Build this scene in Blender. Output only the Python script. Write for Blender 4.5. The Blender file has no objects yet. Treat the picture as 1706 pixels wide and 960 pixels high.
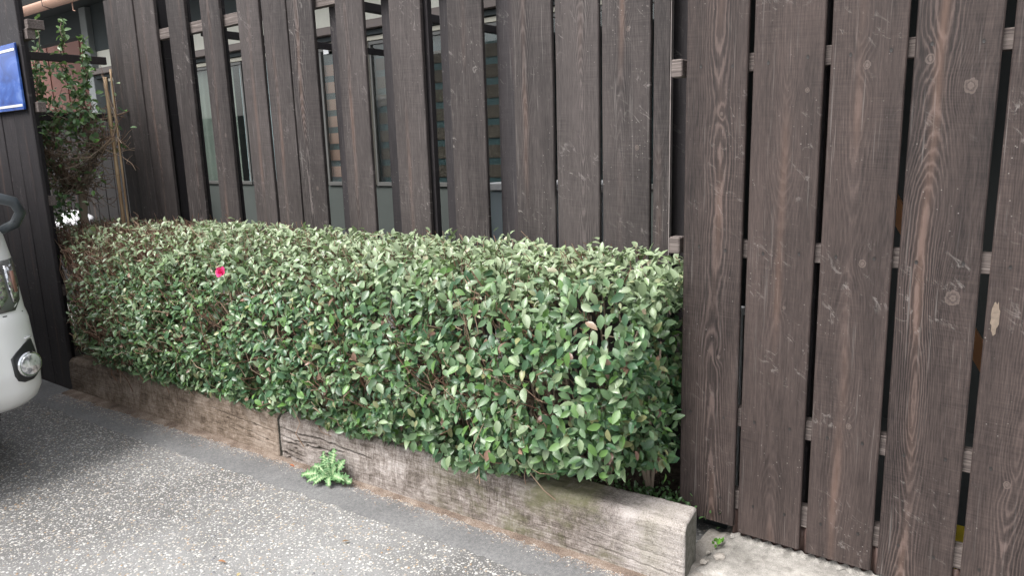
import bpy, bmesh, math, random
import numpy as np
from mathutils import Vector, Matrix, noise as mn

SC = bpy.context.scene
COL = SC.collection
rnd = random.Random(7)
rng = np.random.default_rng(7)

# ------------------------------------------------------------------ camera
cd = bpy.data.cameras.new('camera')
cam = bpy.data.objects.new('camera', cd); COL.objects.link(cam)
cd.sensor_fit = 'HORIZONTAL'; cd.sensor_width = 36.0
cd.lens = 1209.88 / 1706 * 36.0
cd.clip_start = 0.05; cd.clip_end = 400
r_ = Vector((0.80820519, 0.58817942, -0.02914345))
d_ = Vector((0.09047685, -0.17291821, -0.98077175))
f_ = Vector((-0.58190919, 0.79002801, -0.19297001))
m = Matrix.Identity(4)
for i in range(3):
    m[i][0] = r_[i]; m[i][1] = -d_[i]; m[i][2] = -f_[i]
m[0][3], m[1][3], m[2][3] = 0, 0, 1.3
cam.matrix_world = m
SC.camera = cam

# ------------------------------------------------------------------ sky, sun, exposure
SUN_EL, SUN_AZ = 56, 196          # azimuth clockwise from +Y
w = bpy.data.worlds.new('World'); SC.world = w; w.use_nodes = True
nt = w.node_tree; nt.nodes.clear()
sky = nt.nodes.new('ShaderNodeTexSky'); sky.sky_type = 'NISHITA'; sky.sun_disc = False
sky.sun_elevation = math.radians(SUN_EL); sky.sun_rotation = math.radians(SUN_AZ)
sky.dust_density = 4.0; sky.air_density = 1.0; sky.ozone_density = 1.0
hs = nt.nodes.new('ShaderNodeHueSaturation'); hs.inputs['Saturation'].default_value = 0.22
bg = nt.nodes.new('ShaderNodeBackground'); bg.inputs['Strength'].default_value = 0.15
wo = nt.nodes.new('ShaderNodeOutputWorld')
nt.links.new(sky.outputs[0], hs.inputs['Color']); nt.links.new(hs.outputs[0], bg.inputs[0]); nt.links.new(bg.outputs[0], wo.inputs[0])
sl = bpy.data.lights.new('sun', 'SUN'); sl.energy = 1.5; sl.angle = math.radians(25); sl.color = (1, 0.975, 0.95)
so = bpy.data.objects.new('sun', sl); COL.objects.link(so)
el, az = math.radians(SUN_EL), math.radians(SUN_AZ)
sd = Vector((math.sin(az) * math.cos(el), math.cos(az) * math.cos(el), math.sin(el)))
so.rotation_euler = sd.to_track_quat('Z', 'Y').to_euler(); so.location = sd * 20
SC.view_settings.view_transform = 'Standard'; SC.view_settings.look = 'None'
SC.view_settings.exposure = 1.17; SC.view_settings.gamma = 1.0

# ------------------------------------------------------------------ object helpers
def tag(o, label=None, cat=None, group=None, kind=None):
    if label: o['label'] = label
    if cat: o['category'] = cat
    if group: o['group'] = group
    if kind: o['kind'] = kind
    return o
def thing(name, label, cat, loc=(0, 0, 0), group=None, rz=0):
    o = bpy.data.objects.new(name, None); COL.objects.link(o)
    o.location = loc; o.rotation_euler = (0, 0, rz); o.empty_display_size = 0.1
    return tag(o, label, cat, group)
def link(name, me, mat=None, parent=None, loc=None):
    if mat is not None and not me.materials: me.materials.append(mat)
    o = bpy.data.objects.new(name, me); COL.objects.link(o)
    if parent is not None: o.parent = parent
    if loc is not None: o.location = loc
    return o
def mesh(name, V, F, smooth=False):
    me = bpy.data.meshes.new(name); me.from_pydata([tuple(map(float, v)) for v in V], [], [tuple(map(int, f)) for f in F]); me.update()
    if smooth:
        me.polygons.foreach_set('use_smooth', [True] * len(me.polygons))
    return me
def npmesh(name, V, F, smooth=False, col=None):
    """V (n,3), F (m,k) uniform faces, col (n,3) point colour"""
    me = bpy.data.meshes.new(name)
    V = np.asarray(V, dtype=np.float32); F = np.asarray(F, dtype=np.int32)
    me.vertices.add(len(V)); me.vertices.foreach_set('co', V.ravel())
    k = F.shape[1]
    me.loops.add(F.size); me.loops.foreach_set('vertex_index', F.ravel())
    me.polygons.add(len(F)); me.polygons.foreach_set('loop_start', np.arange(0, F.size, k, dtype=np.int32))
    me.polygons.foreach_set('loop_total', np.full(len(F), k, dtype=np.int32))
    if smooth: me.polygons.foreach_set('use_smooth', np.ones(len(F), dtype=bool))
    me.update(calc_edges=True)
    if col is not None:
        a = me.color_attributes.new('tint', 'FLOAT_COLOR', 'POINT')
        c = np.ones((len(V), 4), dtype=np.float32); c[:, :3] = col; a.data.foreach_set('color', c.ravel())
    return me
class MB:
    """collects boxes, tubes and plates into one mesh"""
    def __init__(s): s.V = []; s.F = []
    def add(s, V, F):
        n = len(s.V); s.V += [tuple(v) for v in V]; s.F += [tuple(i + n for i in f) for f in F]; return s
    def box(s, x0, x1, y0, y1, z0, z1, b=0.0):
        if b <= 0:
            V = [(x, y, z) for z in (z0, z1) for x, y in ((x0, y0), (x1, y0), (x1, y1), (x0, y1))]
            return s.add(V, [(3, 2, 1, 0), (4, 5, 6, 7), (0, 1, 5, 4), (1, 2, 6, 5), (2, 3, 7, 6), (3, 0, 4, 7)])
        bm = bmesh.new(); bmesh.ops.create_cube(bm, size=1)
        for v in bm.verts:
            v.co = ((x0 + x1) / 2 + v.co.x * (x1 - x0), (y0 + y1) / 2 + v.co.y * (y1 - y0), (z0 + z1) / 2 + v.co.z * (z1 - z0))
        bmesh.ops.bevel(bm, geom=bm.edges[:], offset=b, segments=1, profile=0.5, affect='EDGES')
        bm.verts.index_update()
        s.add([v.co[:] for v in bm.verts], [[v.index for v in f.verts] for f in bm.faces]); bm.free(); return s
    def tube(s, pts, rad, n=8, caps=True):
        pts = [Vector(p) for p in pts]; rads = rad if hasattr(rad, '__len__') else [rad] * len(pts)
        V = []; F = []
        up = None
        for i, p in enumerate(pts):
            t = (pts[min(i + 1, len(pts) - 1)] - pts[max(i - 1, 0)]).normalized()
            if up is None: up = t.orthogonal().normalized()
            up = (up - t * up.dot(t)); up = up.normalized() if up.length > 1e-6 else t.orthogonal().normalized()
            q = t.cross(up)
            for k in range(n):
                a = 2 * math.pi * k / n; V.append(p + (up * math.cos(a) + q * math.sin(a)) * rads[i])
        for i in range(len(pts) - 1):
            for k in range(n):
                F.append((i * n + k, i * n + (k + 1) % n, (i + 1) * n + (k + 1) % n, (i + 1) * n + k))
        if caps: F.append(tuple(range(n - 1, -1, -1))); F.append(tuple((len(pts) - 1) * n + k for k in range(n)))
        return s.add(V, F)
    def build(s, name, mat, parent=None, loc=None, smooth=False):
        return link(name, mesh(name, s.V, s.F, smooth), mat, parent, loc)

# ------------------------------------------------------------------ material helpers
class N:
    def __init__(s, name):
        s.m = bpy.data.materials.new(name); s.m.use_nodes = True; s.t = s.m.node_tree
        s.b = s.t.nodes['Principled BSDF']; s.out = s.t.nodes['Material Output']
    def new(s, kind, **kw):
        n = s.t.nodes.new(kind)
        for k, v in kw.items(): setattr(n, k, v)
        return n
    def L(s, a, b): s.t.links.new(a, b)
    def put(s, sock, v):
        if isinstance(v, bpy.types.NodeSocket): s.L(v, sock)
        elif v is not None: sock.default_value = v
    def M(s, op, a, b=None, c=None, clamp=False):
        n = s.new('ShaderNodeMath', operation=op, use_clamp=clamp)
        for i, v in enumerate((a, b, c)):
            if v is not None: s.put(n.inputs[i], v)
        return n.outputs[0]
    def VM(s, op, a, b=None, c=None):
        n = s.new('ShaderNodeVectorMath', operation=op)
        for i, v in enumerate((a, b, c)):
            if v is not None: s.put(n.inputs[i], v)
        return n.outputs['Value'] if op in ('DISTANCE', 'LENGTH', 'DOT_PRODUCT') else n.outputs['Vector']
    def coord(s, k='Object'): return s.new('ShaderNodeTexCoord').outputs[k]
    def noise(s, vec, scale=5, det=3, rough=0.5, dist=0.0, k=0):
        n = s.new('ShaderNodeTexNoise'); s.put(n.inputs['Vector'], vec); s.put(n.inputs['Scale'], scale)
        n.inputs['Detail'].default_value = det; n.inputs['Roughness'].default_value = rough; n.inputs['Distortion'].default_value = dist
        return n.outputs[k]
    def vor(s, vec, scale, feat='F1', out='Distance', rand=1.0):
        n = s.new('ShaderNodeTexVoronoi', feature=feat); s.put(n.inputs['Vector'], vec); n.inputs['Scale'].default_value = scale
        n.inputs['Randomness'].default_value = rand
        return n.outputs[out]
    def ramp(s, v, stops, interp='LINEAR'):
        n = s.new('ShaderNodeValToRGB'); s.put(n.inputs[0], v); e = n.color_ramp.elements; n.color_ramp.interpolation = interp
        while len(e) < len(stops): e.new(0.5)
        for i, (p, c) in enumerate(stops):
            e[i].position = p; e[i].color = (*c, 1) if hasattr(c, '__len__') else (c, c, c, 1)
        return n.outputs[0]
    def mix(s, f, a, b, mode='MIX'):
        n = s.new('ShaderNodeMix', data_type='RGBA', blend_type=mode, clamp_factor=True)
        s.put(n.inputs[0], f)
        for i, v in ((6, a), (7, b)):
            s.put(n.inputs[i], (*v, 1) if isinstance(v, tuple) and len(v) == 3 else v)
        return n.outputs[2]
    def xyz(s, v):
        n = s.new('ShaderNodeSeparateXYZ'); s.put(n.inputs[0], v); return n.outputs
    def comb(s, x, y, z):
        n = s.new('ShaderNodeCombineXYZ'); s.put(n.inputs[0], x); s.put(n.inputs[1], y); s.put(n.inputs[2], z); return n.outputs[0]
    def attr(s, name, kind='OBJECT', out='Fac'):
        n = s.new('ShaderNodeAttribute', attribute_type=kind, attribute_name=name); return n.outputs[out]
    def bump(s, h, dist=0.002, st=1.0, nrm=None):
        n = s.new('ShaderNodeBump'); s.put(n.inputs['Height'], h); n.inputs['Distance'].default_value = dist; n.inputs['Strength'].default_value = st
        if nrm is not None: s.L(nrm, n.inputs['Normal'])
        return n.outputs[0]
    def fin(s, col=None, rough=None, nrm=None, spec=None, metal=None):
        if col is not None: s.put(s.b.inputs['Base Color'], (*col, 1) if isinstance(col, tuple) and len(col) == 3 else col)
        s.put(s.b.inputs['Roughness'], rough)
        if nrm is not None: s.L(nrm, s.b.inputs['Normal'])
        if spec is not None: s.put(s.b.inputs['Specular IOR Level'], spec)
        if metal is not None: s.b.inputs['Metallic'].default_value = metal
        return s.m

def plain(name, col, rough=0.6, spec=0.5, metal=0.0, var=0.12, scale=8):
    n = N(name); c = n.coord()
    v = n.noise(c, scale, 4, 0.6)
    k = n.M('MULTIPLY_ADD', v, 2 * var, 1 - var)
    cc = n.mix(1.0, col, n.comb(k, k, k), 'MULTIPLY')
    return n.fin(cc, n.M('MULTIPLY_ADD', v, 0.15, rough - 0.07), n.bump(n.noise(c, 120, 3), 0.0006, 0.5), spec, metal)

# stained cedar board: rings round a wandering pith, knots from per-object props, saw marks, scuffs
def cedar(name, dark, light, grain=1.0, scuff=1.0, rings=0.0060):
    n = N(name); P = n.coord(); x, y, z = n.xyz(P)
    sd = n.attr('seed'); s17 = n.M('MULTIPLY', sd, 17.3)
    zz = n.M('ADD', z, s17)
    # knots
    bumpk = None; inner = None; kr = None
    for i in range(3):
        kn = n.new('ShaderNodeAttribute', attribute_type='OBJECT', attribute_name='knot%d' % i).outputs['Vector']
        kx, kz, krad = n.xyz(kn)
        dx = n.M('SUBTRACT', x, kx); dz = n.M('SUBTRACT', z, kz)
        rr = n.M('MAXIMUM', krad, 0.0001)
        d = n.M('SQRT', n.M('ADD', n.M('POWER', dx, 2), n.M('POWER', n.M('MULTIPLY', dz, 0.8), 2)))
        q = n.M('DIVIDE', d, rr)
        g = n.M('EXPONENT', n.M('MULTIPLY', n.M('POWER', n.M('DIVIDE', dx, n.M('MULTIPLY', rr, 2.4)), 2), -1))
        gz = n.M('EXPONENT', n.M('MULTIPLY', n.M('POWER', n.M('DIVIDE', dz, n.M('MULTIPLY', rr, 5.0)), 2), -1))
        g = n.M('MULTIPLY', n.M('MULTIPLY', g, gz), rr)
        bumpk = g if bumpk is None else n.M('ADD', bumpk, g)
        kr = q if kr is None else n.M('MINIMUM', kr, q)
    nz1 = n.noise(n.comb(n.M('MULTIPLY', x, 2.0), s17, n.M('MULTIPLY', zz, 1.3)), 1.0, 2)
    nz2 = n.noise(n.comb(3.1, n.M('ADD', s17, 5.0), n.M('MULTIPLY', zz, 1.1)), 1.0, 2)
    nz3 = n.noise(n.comb(n.M('MULTIPLY', x, 30.0), s17, n.M('MULTIPLY', zz, 6.0)), 1.0, 2)
    pith = n.M('MULTIPLY', n.M('SUBTRACT', n.noise(n.comb(1.7, sd, 0.3), 7.0, 0), 0.5), 0.16)
    u = n.M('ADD', n.M('SUBTRACT', x, pith), n.M('MULTIPLY', n.M('SUBTRACT', nz1, 0.5), 0.06))
    v = n.M('ADD', n.M('MULTIPLY', n.M('SUBTRACT', nz2, 0.35), 0.16), n.M('MULTIPLY', z, 0.006))
    r = n.M('SQRT', n.M('ADD', n.M('MULTIPLY', u, u), n.M('ADD', n.M('MULTIPLY', v, v), 0.00002)))
    r = n.M('ADD', r, n.M('MULTIPLY', n.M('SUBTRACT', nz3, 0.5), 0.0055))
    nz4 = n.noise(n.comb(n.M('MULTIPLY', x, 150.0), s17, n.M('MULTIPLY', zz, 34.0)), 1.0, 2)
    r = n.M('ADD', r, n.M('MULTIPLY', n.M('SUBTRACT', nz4, 0.5), 0.0034))
    r = n.M('ADD', r, n.M('MULTIPLY', bumpk, 1.3))
    ph = n.M('DIVIDE', r, rings)
    sw = n.M('SINE', n.M('MULTIPLY', ph, 6.2832))
    line = n.M('POWER', n.M('MULTIPLY_ADD', sw, 0.5, 0.5), 2.2)
    # line strength: strongest around the pith line, fading at the edges
    mask = n.M('EXPONENT', n.M('MULTIPLY', n.M('POWER', n.M('DIVIDE', u, 0.042), 2), -1))
    patch = n.ramp(n.noise(n.comb(n.M('MULTIPLY', x, 6.0), s17, n.M('MULTIPLY', zz, 1.8)), 1.0, 3), [(0.35, 0.12), (0.65, 1.0)])
    mask = n.M('MULTIPLY', n.M('ADD', n.M('MULTIPLY', mask, 0.85), 0.15), n.M('MULTIPLY_ADD', patch, 0.75, 0.25))
    # inner cathedral band paler
    heart = n.M('MULTIPLY', n.M('EXPONENT', n.M('MULTIPLY', n.M('POWER', n.M('DIVIDE', u, 0.011), 2), -1)), patch)
    fib = n.noise(n.comb(n.M('MULTIPLY', n.M('ADD', x, n.M('MULTIPLY', nz3, 0.012)), 190.0), n.M('MULTIPLY', y, 300.0), n.M('MULTIPLY', zz, 16.0)), 1.0, 4, 0.7)
    saw = n.noise(n.comb(n.M('MULTIPLY', x, 9.0), s17, n.M('ADD', n.M('MULTIPLY', zz, 230.0), n.M('MULTIPLY', x, 14.0))), 1.0, 3, 0.6)
    sawp = n.ramp(n.noise(n.comb(n.M('MULTIPLY', x, 7.0), n.M('ADD', s17, 2.0), n.M('MULTIPLY', zz, 3.0)), 1.0, 2), [(0.42, 0.1), (0.62, 1.0)])
    saw = n.M('ADD', 0.5, n.M('MULTIPLY', n.M('SUBTRACT', saw, 0.5), sawp))
    blot = n.noise(n.comb(n.M('MULTIPLY', x, 9.0), s17, n.M('MULTIPLY', zz, 2.2)), 1.0, 4, 0.6)
    wd = n.noise(n.comb(n.M('MULTIPLY', x, 26.0), s17, n.M('MULTIPLY', zz, 0.5)), 1.0, 2)
    g = n.M('ADD', n.M('MULTIPLY', n.M('MULTIPLY', n.M('SUBTRACT', line, 0.25), n.M('MULTIPLY', mask, n.attr('grain'))), 0.80 * grain), n.M('MULTIPLY', heart, 0.12 * grain))
    g = n.M('ADD', g, n.M('MULTIPLY', n.M('SUBTRACT', fib, 0.5), 0.80))
    g = n.M('ADD', g, n.M('MULTIPLY', n.M('SUBTRACT', saw, 0.5), 0.42))
    g = n.M('ADD', g, n.M('MULTIPLY', n.M('SUBTRACT', blot, 0.45), 0.55))
    g = n.M('ADD', g, n.M('MULTIPLY', n.M('SUBTRACT', wd, 0.5), 0.30))
    g = n.M('ADD', g, n.M('ADD', 0.225, n.attr('tone')), None, True)
    col = n.mix(g, dark, light)
    # worn warm heartwood tint
    warm = n.M('MULTIPLY', heart, n.ramp(n.noise(n.comb(x, s17, n.M('MULTIPLY', zz, 1.0)), 1.3, 2), [(0.45, 0.0), (0.62, 0.8)]))
    col = n.mix(n.M('MULTIPLY', warm, 0.6), col, (0.150, 0.090, 0.066))
    # pale scuffs, specks and scratches
    spk = n.ramp(n.vor(n.comb(x, s17, zz), 62, 'F1'), [(0.07, 1.0), (0.13, 0.0)])
    spk = n.M('MULTIPLY', spk, n.ramp(n.noise(n.comb(n.M('MULTIPLY', x, 1.6), s17, zz), 5.5, 3, 0.6), [(0.52, 0.0), (0.60, 1.0)]))
    sc = n.noise(n.comb(n.M('MULTIPLY', x, 22.0), s17, n.M('MULTIPLY', n.M('ADD', zz, n.M('MULTIPLY', x, 0.6)), 30.0)), 1.0, 5, 0.75, 1.2)
    sc = n.M('MULTIPLY', n.ramp(sc, [(0.58, 0.0), (0.68, 1.0)]), n.ramp(n.noise(n.comb(x, n.M('ADD', s17, 3.0), zz), 3.4, 2), [(0.50, 0.0), (0.62, 1.0)]))
    sv = n.noise(n.comb(n.M('MULTIPLY', x, 160.0), s17, n.M('MULTIPLY', zz, 3.5)), 1.0, 3, 0.6)
    sv = n.M('MULTIPLY', n.M('MULTIPLY', n.ramp(sv, [(0.62, 0.0), (0.7, 1.0)]), patch), 0.5)
    wh = n.M('MAXIMUM', n.M('MAXIMUM', spk, n.M('MULTIPLY', sc, 0.8)), sv)
    col = n.mix(n.M('MULTIPLY', wh, 0.50 * scuff, None, True), col, (0.36, 0.33, 0.31))
    # knot faces
    kr = n.M('ADD', kr, n.M('MULTIPLY', n.M('SUBTRACT', n.noise(P, 110, 3), 0.5), 0.7))
    kf = n.ramp(kr, [(0.85, 1.0), (1.05, 0.0)])
    krg = n.ramp(n.M('FRACT', n.M('MULTIPLY', kr, 1.6)), [(0.0, (0.13, 0.10, 0.09)), (0.5, (0.20, 0.16, 0.14)), (0.8, (0.06, 0.045, 0.04)), (1.0, (0.13, 0.10, 0.09))])
    col = n.mix(n.M('MULTIPLY', kf, 0.42), col, krg)
    rim = n.M('MULTIPLY', n.ramp(kr, [(0.9, 0.0), (1.02, 1.0), (1.12, 1.0), (1.3, 0.0)]), 0.6)
    col = n.mix(rim, col, (0.02, 0.015, 0.014))
    h = n.M('ADD', n.M('MULTIPLY', n.M('MULTIPLY', line, n.M('MULTIPLY_ADD', mask, 0.8, 0.2)), 1.0), n.M('ADD', n.M('MULTIPLY', fib, 0.35), n.M('MULTIPLY', saw, 0.25)))
    nb = n.bump(h, 0.0013, 0.7)
    return n.fin(col, n.M('MULTIPLY_ADD', blot, 0.3, 0.55), nb, 0.35)

M = {}
M['cedar'] = cedar('stained_cedar', (0.0140, 0.0098, 0.0091), (0.124, 0.091, 0.081), 1.0, 0.8, 0.0052)
M['cedar_grey'] = cedar('weathered_cedar', (0.0175, 0.0140, 0.0137), (0.124, 0.104, 0.099), 0.8, 1.0, 0.0052)
M['cedar_dark'] = cedar('dark_cedar', (0.015, 0.0130, 0.0145), (0.062, 0.054, 0.057), 0.5, 0.7)
def rail_mat():
    n = N('rail_wood'); x, y, z = n.xyz(n.coord())
    a = n.noise(n.comb(n.M('MULTIPLY', x, 6), n.M('MULTIPLY', y, 160), n.M('MULTIPLY', z, 260)), 1, 3, 0.6)
    b = n.noise(n.coord(), 9, 4)
    c = n.ramp(n.M('ADD', n.M('MULTIPLY', a, 0.75), n.M('MULTIPLY', b, 0.25)), [(0.32, (0.06, 0.048, 0.045)), (0.55, (0.15, 0.125, 0.115)), (0.72, (0.34, 0.30, 0.27))])
    return n.fin(c, 0.8, n.bump(a, 0.002, 0.8), 0.3)
M['black_board'] = cedar('shade_dark_cedar', (0.006, 0.005, 0.005), (0.022, 0.018, 0.017), 0.4, 0.3)  # cedar darkened in colour to stand in for shade behind the shrub
M['rail'] = rail_mat()
M['worn'] = plain('worn_pale_edge', (0.24, 0.21, 0.20), 0.8, var=0.6, scale=14)

# ------------------------------------------------------------------ ground
def ground_mat():
    n = N('exposed_aggregate'); P = n.coord(); x, y, z = n.xyz(P)
    Pw = n.VM('ADD', P, n.VM('MULTIPLY', n.noise(P, 60, 2, k=1), (0.006, 0.006, 0.0)))
    d1 = n.vor(Pw, 96); c1 = n.vor(Pw, 96, out='Color'); d2 = n.vor(Pw, 150); c2 = n.vor(Pw, 150, out='Color')
    cr, cg, cb = n.xyz(c1); er, eg, eb = n.xyz(c2)
    worn = n.noise(P, 1.4, 4, 0.6)
    far = n.ramp(n.M('MULTIPLY_ADD', x, 0.22, 1.0), [(0.1, 0.0), (0.55, 1.0)])        # drops to zero towards the far left
    sizes = n.M('MULTIPLY_ADD', cg, 0.34, 0.20)
    st = n.ramp(n.M('SUBTRACT', sizes, d1), [(0.0, 0.0), (0.06, 1.0)])
    sel = n.ramp(cr, [(0.30, 0.0), (0.32, 1.0)])
    st = n.M('MULTIPLY', st, sel)
    stc = n.ramp(cb, [(0.0, (0.30, 0.28, 0.25)), (0.2, (0.50, 0.49, 0.46)), (0.4, (0.22, 0.22, 0.22)), (0.55, (0.40, 0.36, 0.28)), (0.7, (0.58, 0.56, 0.52)), (0.84, (0.33, 0.24, 0.15)), (0.88, (0.42, 0.41, 0.40)), (1.0, (0.62, 0.61, 0.58))])
    st2 = n.M('MULTIPLY', n.ramp(n.M('SUBTRACT', 0.42, d2), [(0.0, 0.0), (0.08, 1.0)]), n.ramp(er, [(0.35, 0.0), (0.4, 1.0)]))
    stc2 = n.ramp(eg, [(0.0, (0.12, 0.12, 0.12)), (0.5, (0.30, 0.29, 0.28)), (1.0, (0.46, 0.45, 0.43))])
    mat = n.ramp(n.noise(P, 300, 3), [(0.3, (0.075, 0.073, 0.071)), (0.7, (0.185, 0.180, 0.175))])
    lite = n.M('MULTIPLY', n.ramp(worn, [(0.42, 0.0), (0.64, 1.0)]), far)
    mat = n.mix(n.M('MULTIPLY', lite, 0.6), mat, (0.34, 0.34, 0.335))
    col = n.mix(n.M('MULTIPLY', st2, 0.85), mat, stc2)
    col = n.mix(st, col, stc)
    dirt = n.M('MULTIPLY', n.M('SUBTRACT', 1.0, far), 0.2)  # darker mix growing towards the far left
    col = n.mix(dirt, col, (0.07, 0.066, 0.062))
    h = n.M('ADD', n.M('MULTIPLY', st, n.M('SUBTRACT', 0.6, d1)), n.M('MULTIPLY', st2, 0.2))
    h = n.M('ADD', h, n.M('MULTIPLY', n.noise(P, 400, 2), 0.15))
    return n.fin(col, 0.78, n.bump(h, 0.004, 0.7), 0.35)
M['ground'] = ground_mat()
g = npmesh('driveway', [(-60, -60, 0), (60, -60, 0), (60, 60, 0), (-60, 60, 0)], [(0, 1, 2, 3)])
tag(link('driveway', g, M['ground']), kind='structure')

def concrete(name, a, b, stain=(0.16, 0.15, 0.12), sc=1.0):
    n = N(name); P = n.coord(); x, y, z = n.xyz(P)
    f = n.noise(P, 420, 3, 0.6); md = n.noise(P, 14 * sc, 5, 0.65); lg = n.noise(P, 2.5 * sc, 3)
    k = n.M('ADD', n.M('MULTIPLY', f, 0.45), n.M('ADD', n.M('MULTIPLY', md, 0.35), n.M('MULTIPLY', lg, 0.3)))
    col = n.ramp(k, [(0.40, a), (0.68, b)])
    col = n.mix(n.ramp(n.noise(P, 6 * sc, 4, 0.7), [(0.52, 0.0), (0.72, 0.6)]), col, stain)
    pits = n.ramp(n.vor(P, 130), [(0.06, 1.0), (0.14, 0.0)])
    pits = n.M('MULTIPLY', pits, n.ramp(n.noise(P, 30, 2), [(0.5, 0.0), (0.6, 1.0)]))
    col = n.mix(n.M('MULTIPLY', pits, 0.7), col, (0.05, 0.048, 0.045))
    return n.fin(col, 0.85, n.bump(n.M('SUBTRACT', n.M('ADD', f, n.M('MULTIPLY', md, 1.5)), pits), 0.002, 0.6), 0.3)
def strip_mat():
    n = N('smooth_concrete'); P = n.coord()
    f = n.noise(P, 520, 3, 0.7); m2 = n.noise(P, 90, 4, 0.7); lg = n.noise(P, 4, 4, 0.6)
    k = n.M('ADD', n.M('MULTIPLY', f, 0.5), n.M('ADD', n.M('MULTIPLY', m2, 0.3), n.M('MULTIPLY', lg, 0.2)))
    col = n.ramp(k, [(0.36, (0.085, 0.085, 0.086)), (0.5, (0.155, 0.154, 0.155)), (0.62, (0.27, 0.268, 0.262))])
    sp = n.M('MULTIPLY', n.ramp(n.vor(P, 210), [(0.14, 1.0), (0.24, 0.0)]), n.ramp(n.noise(P, 60, 2), [(0.5, 0.0), (0.62, 1.0)]))
    col = n.mix(n.M('MULTIPLY', sp, 0.6), col, (0.42, 0.41, 0.39))
    return n.fin(col, 0.85, n.bump(n.M('ADD', f, m2), 0.0025, 0.7), 0.3)
M['strip'] = strip_mat()
M['strip_old'] = concrete('smooth_concrete', (0.06, 0.062, 0.066), (0.27, 0.27, 0.275), (0.17, 0.155, 0.135))
M['block'] = concrete('rough_concrete', (0.11, 0.104, 0.094), (0.44, 0.415, 0.38), (0.13, 0.12, 0.105), 2.6)

BA = (-4.362, 1.690); BB = (-2.556, 1.765); BC = (-0.751, 1.827)          # front foot line of the two sleepers
def footline(x):
    if x < BB[0]: return BA[1] + (x - BA[0]) * (BB[1] - BA[1]) / (BB[0] - BA[0])
    return BB[1] + (x - BB[0]) * (BC[1] - BB[1]) / (BC[0] - BB[0])
# smooth concrete strip along the sleepers, with a ragged outer edge
V = []; F = []; xs = np.arange(-9.0, 3.0, 0.008)
for i, x in enumerate(xs):
    e = footline(x) - 0.185 - 0.02 * math.sin(x * 1.3) + 0.016 * mn.noise((x * 6, 0, 1)) + 0.014 * mn.noise((x * 22, 0, 5)) + 0.010 * mn.noise((x * 60, 0, 5))
    for t, zz in ((0, 0.0012), (0.08, 0.004), (0.5, 0.0055), (1, 0.005)):
        V.append((x, e + (footline(x) + 0.06 - e) * t, zz))
    if i:
        for k in range(3): a = (i - 1) * 4 + k; F.append((a, a + 4, a + 5, a + 1))
tag(link('kerb_strip', mesh('kerb_strip', V, [f for f in F], True), M['strip']), kind='structure')

# brown silt lying in the angle between strip and sleepers
def silt_mat():
    n = N('silt'); P = n.coord()
    a = n.noise(P, 260, 3, 0.7); b = n.noise(P, 12, 3)
    c = n.ramp(n.M('ADD', n.M('MULTIPLY', a, 0.6), n.M('MULTIPLY', b, 0.4)), [(0.35, (0.075, 0.055, 0.045)), (0.52, (0.20, 0.155, 0.125)), (0.68, (0.40, 0.35, 0.30))])
    return n.fin(c, 0.95, n.bump(a, 0.003, 0.8), 0.1)
M['silt'] = silt_mat()
V = []; F = []; xs = np.arange(-4.37, -0.74, 0.012)
for i, x in enumerate(xs):
    wd = 0.030 + 0.040 * max(0, min(1, (-2.6 - x) / 1.4)) + 0.020 * mn.noise((x * 9, 3, 1)) + 0.022 * mn.noise((x * 45, 3, 1))
    wd = max(0.006, wd); y1 = footline(x) + 0.01
    for t in range(5):
        q = t / 4; V.append((x, y1 - 0.01 - wd + (wd + 0.01) * q, 0.0062 + (0.007 + 0.003 * mn.noise((x * 60, q * 5, 0))) * q ** 0.6 if t else 0.003))
    if i:
        for k in range(4): a = (i - 1) * 5 + k; F.append((a, a + 5, a + 6, a + 1))
tag(link('dirt', mesh('dirt', V, F, True), M['silt']), 'brown silt and grit gathered along the foot of the sleepers', 'dirt', kind='stuff')

# grains and needles strewn off the silt
def grit():
    n = 9000; x = rng.uniform(-4.37, -0.75, n); fl = np.array([footline(a) for a in x])
    y = fl - 0.004 - np.abs(rng.normal(size=n)) * (0.028 + 0.035 * np.clip((-2.4 - x) / 1.5, 0, 1))
    r = rng.uniform(0.0006, 0.0021, n); th = rng.random(n) * 6.283; el_ = rng.choice([1, 1, 1, 4.5], n)
    B = np.array([(-1, -1, 0), (1, -1, 0), (1, 1, 0), (-1, 1, 0), (0, 0, 1.0)])
    S = B[None] * np.stack([r * el_, r * np.where(el_ > 2, 0.5, 1), r], 1)[:, None]
    c, q = np.cos(th)[:, None], np.sin(th)[:, None]
    V = np.stack([S[..., 0] * c - S[..., 1] * q + x[:, None], S[..., 0] * q + S[..., 1] * c + y[:, None], S[..., 2] + 0.0052], 2).reshape(-1, 3)
    F = (np.array([(0, 1, 4), (1, 2, 4), (2, 3, 4), (3, 0, 4)])[None] + (np.arange(n) * 5)[:, None, None]).reshape(-1, 3)
    pal = np.array([(0.20, 0.14, 0.10), (0.32, 0.22, 0.15), (0.44, 0.38, 0.32), (0.12, 0.085, 0.065), (0.5, 0.47, 0.43)])
    return npmesh('grit', V, F, False, np.repeat(pal[rng.choice(5, n)], 5, 0))
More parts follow.
